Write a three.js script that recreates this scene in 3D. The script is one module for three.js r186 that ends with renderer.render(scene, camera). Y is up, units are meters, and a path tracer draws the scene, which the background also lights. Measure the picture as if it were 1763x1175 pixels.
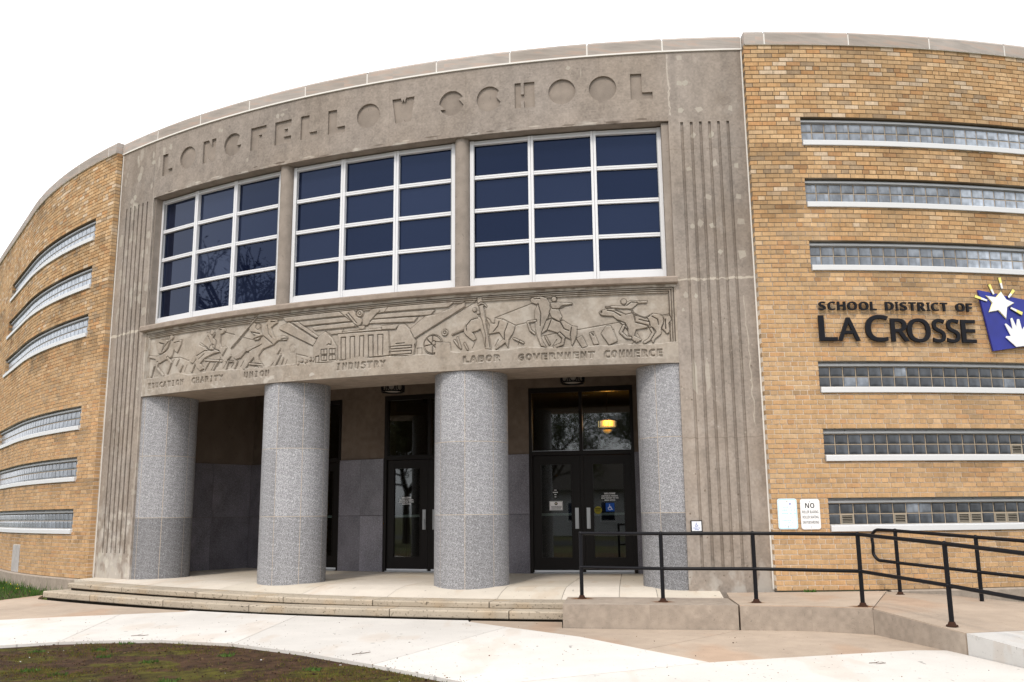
import * as THREE from 'three';
import { mergeGeometries } from 'three/addons/utils/BufferGeometryUtils.js';
import { FontLoader } from 'three/addons/loaders/FontLoader.js';
import { TextGeometry } from 'three/addons/geometries/TextGeometry.js';

const rad = (d) => d * Math.PI / 180;

/* ---------- camera, sky, sun, exposure ---------- */
const scene = new THREE.Scene();
const camera = new THREE.PerspectiveCamera(40.885, 1763 / 1175, 0.1, 900);
camera.position.set(0, 1.03, 0);
camera.rotation.set(rad(10.687), 0, rad(-0.587), 'XYZ');

const SKY = 1.35;
{
  const w = 256, h = 128, d = new Float32Array(w * h * 4);
  for (let y = 0; y < h; y++) for (let x = 0; x < w; x++) {
    const el = ((y + 0.5) / h - 0.5) * Math.PI, i = (y * w + x) * 4;
    let L = el > 0 ? SKY * (0.84 + 0.22 * Math.sin(el)) : 0.35;
    const az = x / w * Math.PI * 2;
    if (el > 0) L *= 1 + 0.10 * Math.sin(3 * az + 4 * el) * Math.cos(5 * el + az) + 0.08 * Math.sin(7 * az - 9 * el + 2 * Math.sin(2 * az)) + 0.06 * Math.sin(11 * az + 16 * el);
    d[i] = L * 0.985; d[i + 1] = L; d[i + 2] = L * 1.035; d[i + 3] = 1;
  }
  const t = new THREE.DataTexture(d, w, h, THREE.RGBAFormat, THREE.FloatType);
  t.mapping = THREE.EquirectangularReflectionMapping; t.magFilter = t.minFilter = THREE.LinearFilter; t.wrapS = THREE.RepeatWrapping; t.needsUpdate = true;
  scene.background = t; scene.environment = t;
}
const sun = new THREE.DirectionalLight(0xfff3e4, 1.5);
sun.position.set(-9, 26, 6); sun.target.position.set(-1, 2, -14);
sun.castShadow = true; sun.shadow.radius = 20; sun.shadow.mapSize.set(2048, 2048);
Object.assign(sun.shadow.camera, { left: -22, right: 22, top: 22, bottom: -22, near: 1, far: 80 });
scene.add(sun, sun.target);

const renderer = new THREE.WebGLRenderer({ antialias: true });
renderer.toneMapping = THREE.LinearToneMapping;
renderer.toneMappingExposure = 1.32;
renderer.shadowMap.enabled = true;
renderer.setSize(1024, 682);

/* ---------- random numbers and noise ---------- */
function rng(seed) { let a = seed >>> 0; return () => { a = (a + 0x6D2B79F5) | 0; let t = Math.imul(a ^ (a >>> 15), 1 | a); t = (t + Math.imul(t ^ (t >>> 7), 61 | t)) ^ t; return ((t ^ (t >>> 14)) >>> 0) / 4294967296; }; }
function hash(ix, iy, s) { let n = (Math.imul(ix, 374761393) + Math.imul(iy, 668265263) + Math.imul(s, 974634777)) | 0; n = Math.imul(n ^ (n >>> 13), 1274126177); return ((n ^ (n >>> 16)) >>> 0) / 4294967296; }
function vnoise(x, y, s, px = 0, py = px) {
  let ix = Math.floor(x), iy = Math.floor(y), fx = x - ix, fy = y - iy;
  fx = fx * fx * (3 - 2 * fx); fy = fy * fy * (3 - 2 * fy);
  let jx = ix + 1, jy = iy + 1;
  if (px) { ix = ((ix % px) + px) % px; jx = ((jx % px) + px) % px; }
  if (py) { iy = ((iy % py) + py) % py; jy = ((jy % py) + py) % py; }
  const a = hash(ix, iy, s), b = hash(jx, iy, s), c = hash(ix, jy, s), d = hash(jx, jy, s);
  return a + (b - a) * fx + (c - a) * fy + (a - b - c + d) * fx * fy;
}
function fbm(x, y, oct, s, px = 0, py = px) { let v = 0, a = 0.5, t = 0; for (let o = 0; o < oct; o++) { v += a * vnoise(x, y, s + o * 17, px, py); t += a; a *= 0.5; x *= 2; y *= 2; px *= 2; py *= 2; } return v / t; }
const clamp = (x, a = 0, b = 1) => Math.min(b, Math.max(a, x));
const sstep = (a, b, x) => { const t = clamp((x - a) / (b - a)); return t * t * (3 - 2 * t); };
const GAM = new Uint8Array(4097); for (let i = 0; i <= 4096; i++) { const l = i / 4096; GAM[i] = Math.round(255 * (l <= 0.0031308 ? 12.92 * l : 1.055 * Math.pow(l, 1 / 2.4) - 0.055)); }
const toB = (l) => GAM[Math.round(clamp(l) * 4096)];

/* ---------- textures ---------- */
function tile(w, h, fn, srgb = true) {   // fn(u, v) -> linear colour; u, v in 0..1
  const d = new Uint8Array(w * h * 4);
  for (let y = 0; y < h; y++) for (let x = 0; x < w; x++) {
    const c = fn(x / w, y / h), i = (y * w + x) * 4;
    if (srgb) { d[i] = toB(c[0]); d[i + 1] = toB(c[1]); d[i + 2] = toB(c[2]); }
    else { d[i] = d[i + 1] = d[i + 2] = Math.round(clamp(c) * 255); }
    d[i + 3] = 255;
  }
  const t = new THREE.DataTexture(d, w, h); t.wrapS = t.wrapT = THREE.RepeatWrapping; t.magFilter = THREE.LinearFilter; t.minFilter = THREE.LinearFilter;
  if (srgb) t.colorSpace = THREE.SRGBColorSpace; t.needsUpdate = true; return t;
}
const rep = (t, m, n = m) => { const c = t.clone(); c.repeat.set(1 / m, 1 / n); c.needsUpdate = true; return c; };
// a canvas that covers w x h metres, painted with weathered concrete of base colour c
function concreteCanvas(W, H, mw, mh, c, seed, o = {}) {
  const cv = document.createElement('canvas'); cv.width = W; cv.height = H;
  const g = cv.getContext('2d'), im = g.createImageData(W, H), d = im.data;
  for (let y = 0; y < H; y++) for (let x = 0; x < W; x++) {
    const X = x / W * mw, Y = (1 - y / H) * mh, i = (y * W + x) * 4;
    let v = 0.78 + 0.36 * fbm(X * 0.9, Y * 0.7, 4, seed) + 0.30 * (fbm(X * 9, Y * 7, 3, seed + 5) - 0.5) + 0.22 * (vnoise(X * 38, Y * 38, seed + 13) - 0.5) + 0.16 * (hash(x, y, seed) - 0.5) + 0.10 * (vnoise(X * 60, Y * 60, seed + 9) - 0.5);
    v += 0.14 * (o.streak ?? 1) * (fbm(X * 9, Y * 0.5, 3, seed + 3) - 0.5);
    const pit = vnoise(X * 34, Y * 34, seed + 21); if (pit > 0.93) v *= 0.8;
    const warm = 0.05 * (fbm(X * 1.3, Y * 1.1, 3, seed + 31) - 0.5);
    let r = c[0] * v * (1 + warm), gg = c[1] * v, b = c[2] * v * (1 - warm * 1.5);
    if (o.paint) { const p = o.paint(X, Y, x, y); if (p) { r += (p[1] - r) * p[0]; gg += (p[2] - gg) * p[0]; b += (p[3] - b) * p[0]; } }
    d[i] = toB(r); d[i + 1] = toB(gg); d[i + 2] = toB(b); d[i + 3] = 255;
  }
  g.putImageData(im, 0, 0);
  g.scaleM = W / mw; return { cv, g, px: W / mw, py: H / mh, mh };
}
function canvasTex(cv) { const t = new THREE.CanvasTexture(cv); t.colorSpace = THREE.SRGBColorSpace; t.magFilter = t.minFilter = THREE.LinearFilter; return t; }

/* ---------- the plan: everything lies on one big circle ---------- */
const CX = 3.7149, CZ = -31.0009, R = 18.125;
const P = (a, r, h) => new THREE.Vector3(CX + r * Math.sin(rad(a)), h, CZ + r * Math.cos(rad(a)));
const S = (a) => rad(a) * R;                     // degrees round the circle -> metres along the face
const SA = S(-53.6), SB = S(14.8);
function W(s, h, z) {                            // metres along the face, height, metres in front of it -> place
  const q = Math.min(SB, Math.max(SA, s)), a = q / R, e = s - q;
  return { x: CX + (R + z) * Math.sin(a) + Math.cos(a) * e, y: h, z: CZ + (R + z) * Math.cos(a) - Math.sin(a) * e, a };
}
function bend(g) {
  const p = g.attributes.position, n = g.attributes.normal;
  for (let i = 0; i < p.count; i++) {
    const w = W(p.getX(i), p.getY(i), p.getZ(i)); p.setXYZ(i, w.x, w.y, w.z);
    if (n) { const nx = n.getX(i), nz = n.getZ(i), c = Math.cos(w.a), s = Math.sin(w.a); n.setXYZ(i, nx * c + nz * s, n.getY(i), -nx * s + nz * c); }
  }
  return g;
}
class Geo {                                      // collects flat faces
  constructor() { this.p = []; this.u = []; this.n = []; this.c = []; }
  tri(a, b, c, ua, ub, uc, n) {
    if (!n) { const x1 = b[0] - a[0], y1 = b[1] - a[1], z1 = b[2] - a[2], x2 = c[0] - a[0], y2 = c[1] - a[1], z2 = c[2] - a[2]; n = [y1 * z2 - z1 * y2, z1 * x2 - x1 * z2, x1 * y2 - y1 * x2]; const l = Math.hypot(...n) || 1; n = n.map((v) => v / l); }
    this.p.push(...a, ...b, ...c); this.u.push(...ua, ...ub, ...uc); this.n.push(...n, ...n, ...n);
  }
  quad(a, b, c, d, uv = [[0, 0], [1, 0], [1, 1], [0, 1]], col) {
    this.tri(a, b, c, uv[0], uv[1], uv[2]); this.tri(a, c, d, uv[0], uv[2], uv[3]);
    if (col) for (let i = 0; i < 6; i++) this.c.push(...col);
  }
  geo() {
    const g = new THREE.BufferGeometry();
    g.setAttribute('position', new THREE.Float32BufferAttribute(this.p, 3)); g.setAttribute('normal', new THREE.Float32BufferAttribute(this.n, 3)); g.setAttribute('uv', new THREE.Float32BufferAttribute(this.u, 2));
    if (this.c.length) g.setAttribute('color', new THREE.Float32BufferAttribute(this.c, 3));
    return g;
  }
}
function sweepFlat(prof, s0, s1, step = 0.3) {   // profile [z, h] carried along the face
  let A = 0; for (let i = 0; i < prof.length; i++) { const p = prof[i], q = prof[(i + 1) % prof.length]; A += p[0] * q[1] - q[0] * p[1]; }
  const pr = A > 0 ? prof : [...prof].reverse(), n = Math.max(1, Math.ceil((s1 - s0) / step)), G = new Geo();
  let len = 0;
  for (let i = 0; i < pr.length; i++) {
    const p = pr[i], q = pr[(i + 1) % pr.length], l = Math.hypot(q[0] - p[0], q[1] - p[1]), v0 = Math.abs(p[0] - q[0]) < 1e-6 ? p[1] : len, v1 = Math.abs(p[0] - q[0]) < 1e-6 ? q[1] : len + l;
    for (let k = 0; k < n; k++) {
      const a = s0 + (s1 - s0) * k / n, b = s0 + (s1 - s0) * (k + 1) / n;
      G.quad([a, p[1], p[0]], [b, p[1], p[0]], [b, q[1], q[0]], [a, q[1], q[0]], [[a, v0], [b, v0], [b, v1], [a, v1]]);
    }
    len += l;
  }
  const v2 = pr.map((p) => new THREE.Vector2(p[0], p[1]));
  for (const f of THREE.ShapeUtils.triangulateShape(v2, [])) {
    const [a, b, c] = f.map((i) => pr[i]), uv = [a, b, c].map((p) => [p[0], p[1]]);
    G.tri([s0, a[1], a[0]], [s0, b[1], b[0]], [s0, c[1], c[0]], uv[0], uv[1], uv[2], [-1, 0, 0]);
    G.tri([s1, a[1], a[0]], [s1, c[1], c[0]], [s1, b[1], b[0]], uv[0], uv[2], uv[1], [1, 0, 0]);
  }
  return G.geo();
}
const sweep = (prof, s0, s1, step) => bend(sweepFlat(prof, s0, s1, step));
const boxProf = (z0, z1, h0, h1, c = 0) => c ? [[z0, h0], [z1 - c, h0], [z1, h0 + c], [z1, h1 - c], [z1 - c, h1], [z0, h1]] : [[z0, h0], [z1, h0], [z1, h1], [z0, h1]];
const bb = (s0, s1, h0, h1, z0, z1, c) => sweep(boxProf(z0, z1, h0, h1, c), s0, s1);
// a wall face made of cells: depth(i, j) metres back from the face, null = open
function cells(sB, hB, depth, thick) {
  const G = new Geo(), at = (i, j) => (i < 0 || j < 0 || i >= sB.length - 1 || j >= hB.length - 1) ? null : depth(i, j);
  const seg = (a, b, f) => { const n = Math.max(1, Math.ceil((b - a) / 0.25)); for (let k = 0; k < n; k++) f(a + (b - a) * k / n, a + (b - a) * (k + 1) / n); };
  for (let i = 0; i < sB.length; i++) for (let j = 0; j < hB.length; j++) {
    const d = at(i, j), L = at(i - 1, j), B = at(i, j - 1), s0 = sB[i], s1 = sB[i + 1], h0 = hB[j], h1 = hB[j + 1];
    if (d !== null) seg(s0, s1, (a, b) => G.quad([a, h0, -d], [b, h0, -d], [b, h1, -d], [a, h1, -d], [[a, h0], [b, h0], [b, h1], [a, h1]]));
    if (j < hB.length - 1 && d !== L) {
      const zl = -(L ?? thick), zr = -(d ?? thick);
      if (zl > zr) G.quad([s0, h0, zl], [s0, h0, zr], [s0, h1, zr], [s0, h1, zl], [[s0 + zl, h0], [s0 + zr, h0], [s0 + zr, h1], [s0 + zl, h1]]);
      else G.quad([s0, h0, zl], [s0, h0, zr], [s0, h1, zr], [s0, h1, zl], [[s0 + zl, h0], [s0 + zr, h0], [s0 + zr, h1], [s0 + zl, h1]]);
    }
    if (i < sB.length - 1 && d !== B) seg(s0, s1, (a, b) => { const zb = -(B ?? thick), zt = -(d ?? thick); G.quad([a, h0, zb], [b, h0, zb], [b, h0, zt], [a, h0, zt], [[a, h0 + zb], [b, h0 + zb], [b, h0 + zt], [a, h0 + zt]]); });
  }
  return bend(G.geo());
}
const reuv = (g, f) => { const u = g.attributes.uv; for (let i = 0; i < u.count; i++) { const r = f(u.getX(i), u.getY(i)); u.setXY(i, r[0], r[1]); } return g; };
// straight box between two points, w = size across (tangent or up), d = size outward
function beam(a, b, w, d, out) {
  const L = a.distanceTo(b), g = new THREE.BoxGeometry(L, w, d), x = b.clone().sub(a).normalize(), z = out.clone().addScaledVector(x, -out.dot(x)).normalize(), y = z.clone().cross(x);
  g.applyMatrix4(new THREE.Matrix4().makeBasis(x, y, z).setPosition(a.clone().add(b).multiplyScalar(0.5))); return g;
}
const frameAt = (a, r, h = 0) => new THREE.Matrix4().makeRotationY(rad(a)).setPosition(P(a, r, h));
const box = (x0, x1, y0, y1, z0, z1) => new THREE.BoxGeometry(x1 - x0, y1 - y0, z1 - z0).translate((x0 + x1) / 2, (y0 + y1) / 2, (z0 + z1) / 2);
function tube(pts, r, seg = 8, closed = false, tension = 0) {
  const path = new THREE.CurvePath(); for (let i = 0; i + 1 < pts.length; i++) path.add(new THREE.LineCurve3(pts[i], pts[i + 1]));
  const c = pts.length > 2 ? new THREE.CatmullRomCurve3(pts, closed, 'catmullrom', tension) : path.curves[0];
  return new THREE.TubeGeometry(c, Math.max(1, (pts.length - 1) * (pts.length > 2 ? 4 : 1)), r, seg, closed);
}
const rod = (a, b, r, r2 = r, seg = 10) => { const L = a.distanceTo(b); return new THREE.CylinderGeometry(r2, r, L, seg).translate(0, L / 2, 0).applyQuaternion(new THREE.Quaternion().setFromUnitVectors(new THREE.Vector3(0, 1, 0), b.clone().sub(a).normalize())).translate(a.x, a.y, a.z); };
const merge = (list) => { const l = list.map((g) => { const c = g.index ? g.toNonIndexed() : g; for (const k of Object.keys(c.attributes)) if (!['position', 'normal', 'uv', 'color'].includes(k)) c.deleteAttribute(k); return c; }); return mergeGeometries(l, false); };

/* ---------- naming ---------- */
const used = {}, baseOf = new Map();
const numbered = (n) => { const k = used[n] = (used[n] ?? -1) + 1; return k ? n + '_' + String(k).padStart(3, '0') : n; };
function thing(name, label, category, at = new THREE.Vector3(), group) {
  const o = new THREE.Group(); o.name = numbered(name); o.position.copy(at); o.userData = { label, category }; if (group) o.userData.group = group;
  scene.add(o); baseOf.set(o, at); return o;
}
function shadows(m) { m.castShadow = m.receiveShadow = true; return m; }
function part(parent, name, geo, mat, keep) {    // geo is in world coordinates
  const b = baseOf.get(parent); if (!keep) geo.translate(-b.x, -b.y, -b.z);
  const m = shadows(new THREE.Mesh(geo, mat)); m.name = name; parent.add(m); baseOf.set(m, b); return m;
}
function sub(parent, name) { const g = new THREE.Group(); g.name = name; parent.add(g); baseOf.set(g, baseOf.get(parent)); return g; }
function placed(parent, name, geo, mat, pos, q) { // shared geometry put at a world place
  const m = shadows(new THREE.Mesh(geo, mat)); m.name = name; m.position.copy(pos).sub(baseOf.get(parent)); if (q) m.quaternion.copy(q); parent.add(m); baseOf.set(m, baseOf.get(parent)); return m;
}
function struct(name, geo, mat) { const m = shadows(new THREE.Mesh(geo, mat)); m.name = numbered(name); m.userData.kind = 'structure'; scene.add(m); baseOf.set(m, new THREE.Vector3()); return m; }
const std = (o) => new THREE.MeshPhysicalMaterial({ roughness: 0.9, specularIntensity: (o.roughness ?? 0.9) > 0.75 ? 0.3 : 1, ...o });
const phys = (o) => new THREE.MeshPhysicalMaterial(o);
const C = (r, g, b) => new THREE.Color().setRGB(r, g, b);

/* ---------- materials ---------- */
const CONC = [0.290, 0.250, 0.215];
const concTile = tile(1024, 1024, (u, v) => {
  let k = 0.76 + 0.38 * fbm(u * 5, v * 5, 4, 3, 5) + 0.34 * (fbm(u * 34, v * 34, 3, 8, 34) - 0.5) + 0.16 * (hash(u * 1024 | 0, v * 1024 | 0, 2) - 0.5);
  if (vnoise(u * 140, v * 140, 12, 140) > 0.93) k *= 0.8;
  return CONC.map((c) => c * k);
});
const grain = tile(512, 512, (u, v) => 0.5 + 0.35 * (hash(u * 512 | 0, v * 512 | 0, 7) - 0.5) + 0.4 * (fbm(u * 40, v * 40, 3, 4, 40) - 0.5) - (vnoise(u * 70, v * 70, 9, 70) > 0.9 ? 0.3 : 0), false);
const bump1 = rep(grain, 1), bump06 = rep(grain, 0.6);
const M = {};
M.concrete = std({ map: rep(concTile, 4), bumpMap: bump1, bumpScale: 0.004 });
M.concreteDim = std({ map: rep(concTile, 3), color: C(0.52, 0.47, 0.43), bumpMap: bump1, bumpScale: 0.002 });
M.soffit = std({ map: rep(concTile, 3), color: C(1.05, 1.0, 0.95) });
// cap stones: pinkish, with slanting strata
const copeTile = tile(1024, 512, (u, v) => {
  const w = fbm(u * 6, v * 3, 4, 41, 6, 3), st = fbm(u * 8 + 0.01, v * 24 + u * 8, 3, 44, 0), k = 0.78 + 0.3 * w + 0.42 * (st - 0.5) + 0.1 * (hash(u * 1024 | 0, v * 512 | 0, 5) - 0.5);
  const red = sstep(0.5, 0.75, st) * 0.3;
  return [0.44 * k, 0.40 * k * (1 - red * 0.35), 0.365 * k * (1 - red * 0.5)];
});
M.cope = [0, 1, 2].map((i) => { const t = rep(copeTile, 2.4, 0.9); t.offset.set(i * 0.37, i * 0.29); return std({ map: t, color: C(1 - i * 0.06, 1 - i * 0.07, 1 - i * 0.08), bumpMap: bump1, bumpScale: 0.002 }); });
M.caulk = std({ color: C(0.74, 0.72, 0.68), roughness: 0.8 });
// bricks
const brickTile = tile(512, 512, (u, v) => {
  const k = 0.86 + 0.3 * (fbm(u * 12, v * 12, 3, 61, 12) - 0.5) + 0.16 * (hash(u * 512 | 0, v * 512 | 0, 62) - 0.5) + 0.26 * (fbm(u * 70, v * 12, 2, 63, 70, 12) - 0.5);
  const p = vnoise(u * 90, v * 90, 64, 90) > 0.95 ? 0.75 : 1; return [k * p, k * p, k * p];
});
const BRICKS = [[0.53, 0.355, 0.180], [0.50, 0.325, 0.160], [0.56, 0.395, 0.215], [0.48, 0.295, 0.135], [0.46, 0.33, 0.19], [0.49, 0.27, 0.115], [0.60, 0.46, 0.29], [0.35, 0.265, 0.17], [0.41, 0.235, 0.11], [0.63, 0.52, 0.37]];
const BW = [0.2, 0.18, 0.17, 0.12, 0.10, 0.06, 0.055, 0.045, 0.04, 0.03];
const pickBrick = (r) => { let i = 0; while (r > BW[i] && i < 9) r -= BW[i++]; return i; };
const brickMap = rep(brickTile, 1);
M.brick = std({ map: brickMap, vertexColors: true, bumpMap: bump06, bumpScale: 0.003, roughness: 0.85 });
const LOWTONE = [0.50, 0.365, 0.215], brickTone = (i, h) => { const m = 0.62 * sstep(6.2, 1.5, h); return BRICKS[i].map((v, k) => v + (LOWTONE[k] * (0.8 + v) / 1.3 * (0.86 + 0.28 * hash(i, 5, 8)) - v) * m); };
M.bricks = BRICKS.map((_, i) => brickTone(i, 1.6).map((v, k) => (v * 0.82 + [0.53, 0.37, 0.2][k] * 0.18) * [1.07, 1.05, 1.07][k])).map((c) => std({ map: brickMap, color: C(...c), bumpMap: bump06, bumpScale: 0.003, roughness: 0.85 }));
const mortarTile = tile(512, 1024, (u, v) => {   // sooty high up, pale and repointed low down
  const h = v * 9, a = fbm(u * 5, v * 15, 3, 71, 5), k = 0.6 + 0.75 * a + 0.2 * (hash(u * 512 | 0, v * 1024 | 0, 72) - 0.5), w = sstep(6.6, 2.6, h + 3 * (fbm(u * 4, v * 8, 3, 75, 4) - 0.5));
  return [(0.20 + 0.42 * w) * k, (0.155 + 0.395 * w) * k, (0.11 + 0.36 * w) * k];
});
M.mortar = std({ map: rep(mortarTile, 3.1, 9), bumpMap: bump1, bumpScale: 0.003, roughness: 1 });
// granite of the columns
function granite(seed, dark) {
  return tile(512, 512, (u, v) => {
    const n1 = vnoise(u * 56, v * 56, seed, 56), n2 = vnoise(u * 110, v * 110, seed + 1, 110), n3 = vnoise(u * 34, v * 34, seed + 2, 34), big = fbm(u * 3, v * 3, 3, seed + 3, 3);
    let k = 0.275 + 0.03 * (n3 - 0.5) + 0.04 * (big - 0.5);
    if (n1 > 0.62) k += 0.17 * sstep(0.62, 0.78, n1); if (n2 > 0.7) k += 0.12;
    if (n1 < 0.34) k -= 0.14 * sstep(0.34, 0.2, n1); if (n2 < 0.26) k -= 0.11;
    k = Math.max(0.015, k) * dark; return [k * 0.985, k * 0.99, k * 1.03];
  });
}
const granTex = granite(81, 1);
M.granite = [1.0, 0.88, 1.08, 0.78, 0.66].map((k, i) => { const t = rep(granTex, 0.36); t.offset.set(i * 0.31, i * 0.17); return std({ map: t, color: C(k, k, k * 1.01), roughness: 0.5, bumpMap: bump06, bumpScale: 0.001 }); });
M.joint = std({ color: C(0.50, 0.42, 0.33) });
const graniteDark = tile(512, 512, (u, v) => { const k = 0.052 + 0.05 * (vnoise(u * 150, v * 150, 91, 150) - 0.5) + 0.035 * (fbm(u * 3, v * 3, 3, 92, 3) - 0.5) + (vnoise(u * 90, v * 90, 93, 90) > 0.86 ? 0.03 : 0); return [k * 0.98, k * 0.94, k * 1.06]; });
M.wainscot = [1, 1.15, 0.88].map((k, i) => { const t = rep(graniteDark, 1); t.offset.set(i * 0.4, i * 0.2); return std({ map: t, color: C(k * 3.1, k * 3.05, k * 3.1), roughness: 0.33 }); });
M.black = std({ color: C(0.008, 0.008, 0.009), roughness: 0.9 });
// metal, glass
M.alu = std({ color: C(0.68, 0.69, 0.71), roughness: 0.42, metalness: 0.0 });
M.white = std({ color: C(0.62, 0.63, 0.64), roughness: 0.5 });
M.steel = std({ color: C(0.36, 0.37, 0.38), roughness: 0.55, metalness: 0.2 });
M.bronze = phys({ color: C(0.010, 0.008, 0.007), roughness: 0.45, specularIntensity: 0.35 });
M.silver = std({ color: C(0.42, 0.43, 0.44), roughness: 0.35, metalness: 0.6 });
M.iron = phys({ color: C(0.005, 0.005, 0.007), roughness: 0.38, specularIntensity: 0.4 });
M.pane = [0, 1, 2, 3].map((i) => phys({ color: C(0.003 + i * 0.003, 0.005 + i * 0.004, 0.016 + i * 0.007), roughness: 0.02, specularIntensity: 1, specularColor: C(0.36, 0.50, 0.88), ior: 1.5 }));
M.doorGlass = phys({ color: C(0.55, 0.6, 0.58), roughness: 0.02, transmission: 1, thickness: 0, ior: 1.8 });
function blockTex(seed, base, contrast) {
  return tile(128, 128, (u, v) => {
    const e = sstep(0, 0.1, u) * sstep(1, 0.92, u) * sstep(0, 0.1, v) * sstep(1, 0.92, v), strip = sstep(0.62, 0.72, u + 0.05 * fbm(v * 3, u, 2, seed)) * 0.55 * hash(seed, 3, 1);
    const k = base * (1 + contrast * (fbm(u * 2.2 + 0.2, v * 1.4, 3, seed) - 0.5) * 1.5 + contrast * strip + 0.22 * contrast * (fbm(u * 8, v * 3, 2, seed + 2) - 0.5)) * (0.66 + 0.34 * e);
    return [k * 0.86, k * 0.97, k * 1.13];
  });
}
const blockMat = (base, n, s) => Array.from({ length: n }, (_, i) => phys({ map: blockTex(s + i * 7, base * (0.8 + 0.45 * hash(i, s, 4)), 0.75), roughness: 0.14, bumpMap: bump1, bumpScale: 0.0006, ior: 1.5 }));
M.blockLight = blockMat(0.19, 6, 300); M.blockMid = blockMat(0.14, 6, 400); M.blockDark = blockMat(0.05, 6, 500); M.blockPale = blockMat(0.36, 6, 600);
M.ventFrame = std({ color: C(0.28, 0.25, 0.20), roughness: 0.6 });
M.grout = std({ color: C(0.42, 0.34, 0.25) });
// ground concretes
const paleTile = tile(1024, 1024, (u, v) => {
  let k = 0.9 + 0.14 * (fbm(u * 4, v * 4, 4, 101, 4) - 0.5) + 0.10 * (fbm(u * 22, v * 22, 3, 104, 22) - 0.5) + 0.08 * (hash(u * 1024 | 0, v * 1024 | 0, 105) - 0.5);
  const s = sstep(0.56, 0.72, fbm(u * 14, v * 5, 5, 107, 14, 5)) * 0.14, d = vnoise(u * 150, v * 150, 109, 150) > 0.955 ? 0.62 : 1; k *= d * (vnoise(u * 44, v * 44, 111, 44) > 0.975 ? 0.6 : 1);
  return [0.67 * k * (1 - s * 0.3), 0.64 * k * (1 - s * 0.6), 0.60 * k * (1 - s * 0.85)];
});
const pinkTile = tile(1024, 1024, (u, v) => {
  let k = 0.85 + 0.3 * (fbm(u * 4, v * 4, 4, 121, 4) - 0.5) + 0.16 * (fbm(u * 30, v * 30, 3, 124, 30) - 0.5) + 0.12 * (hash(u * 1024 | 0, v * 1024 | 0, 125) - 0.5);
  const s = sstep(0.55, 0.75, fbm(u * 6, v * 3, 4, 127, 6, 3)) * 0.3; if (vnoise(u * 160, v * 160, 129, 160) > 0.94) k *= 0.75;
  return [0.50 * k, 0.405 * k * (1 - s * 0.3), 0.32 * k * (1 - s * 0.5)];
});
const travTile = tile(1024, 512, (u, v) => {   // the pitted step stones
  let k = 0.86 + 0.26 * (fbm(u * 8, v * 4, 4, 141, 8, 4) - 0.5) + 0.14 * (hash(u * 1024 | 0, v * 512 | 0, 142) - 0.5); const p = vnoise(u * 110, v * 110, 143, 110), q = vnoise(u * 60, v * 60, 145, 60);
  if (p > 0.82) k *= 0.62; if (q > 0.945) k *= 0.3;
  const s = sstep(0.5, 0.7, fbm(u * 6, v * 6, 3, 147, 6)) * 0.3;
  return [0.47 * k, 0.405 * k * (1 - s * 0.2), 0.32 * k * (1 - s * 0.45)];
});
const slabMats = (t, m, n) => Array.from({ length: n }, (_, i) => { const c = rep(t, m); c.offset.set(i * 0.37, i * 0.23); const k = 1 - 0.05 * (i % 3); return std({ map: c, color: C(k, k, k), bumpMap: bump1, bumpScale: 0.003 }); });
M.pale = slabMats(paleTile, 5, 3); M.pink = slabMats(pinkTile, 4, 3);
M.terrace = slabMats(paleTile, 3.3, 3).map((m, i) => { m.color.setRGB(0.98 - i * 0.04, 0.93 - i * 0.04, 0.86 - i * 0.05); return m; });
M.stone = slabMats(travTile, 2, 4);
M.kerb = std({ map: rep(concTile, 2.2), color: C(1.16, 1.13, 1.08), bumpMap: bump1, bumpScale: 0.004 });
M.newConc = std({ map: rep(paleTile, 2), color: C(0.84, 0.86, 0.88), bumpMap: bump1, bumpScale: 0.003 });
M.asphalt = std({ color: C(0.05, 0.05, 0.052) });

/* ---------- the school building ---------- */
const school = thing('school_building', 'curved two storey school with buff brick wings and a carved concrete entrance front', 'building', P(-19.4, R, 0));
const H_LINTEL = 3.13, H_LEDGE = 4.29, H_WIN = 6.82, H_TOP = 7.945;
const aL = -34.6, aR = -4.2, eL = -38.2, eR = -0.56;

// fluted concrete panels either side, each with its own weathering
function fluted(a0, a1, flutes, foot, seed, paintFn, streak = 1.6) {
  const s0 = S(a0), s1 = S(a1), sB = [s0], hw = 0.021;
  for (const f of flutes) sB.push(S(f) - hw, S(f) + hw);
  sB.push(s1);
  const g = cells(sB, [-0.3, foot, 6.79, H_TOP], (i, j) => (j === 1 && i % 2 === 1) ? 0.032 : 0, 0.4);
  const mw = s1 - s0, mh = 8.3, c = concreteCanvas(512, 2048, mw, mh, CONC, seed, { streak, paint: paintFn });
  reuv(g, (s, h) => [(s - s0) / mw, (h + 0.3) / mh]);
  const r = rng(seed), X = (s) => s * c.px, Y = (h) => (mh - (h + 0.3)) * c.py, x = c.g;
  return { g, c, X, Y, r, mw, s0 };
}
function patch(f, s, h, w, hh, alpha0 = 0.85, tone = '178,172,160') {
  const { c, r } = f, g = c.g, alpha = alpha0 * (0.6 + 0.4 * r()); g.fillStyle = `rgba(${tone},${alpha})`; g.beginPath(); const n = 4 + Math.floor(r() * 3), t0 = r() * 6;
  for (let i = 0; i < n; i++) { const t = t0 + i / n * 6.283, k = 0.75 + 0.5 * r(); g[i ? 'lineTo' : 'moveTo'](f.X(s + Math.cos(t) * w * k), f.Y(h + Math.sin(t) * hh * k)); }
  g.fill();
}
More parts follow.
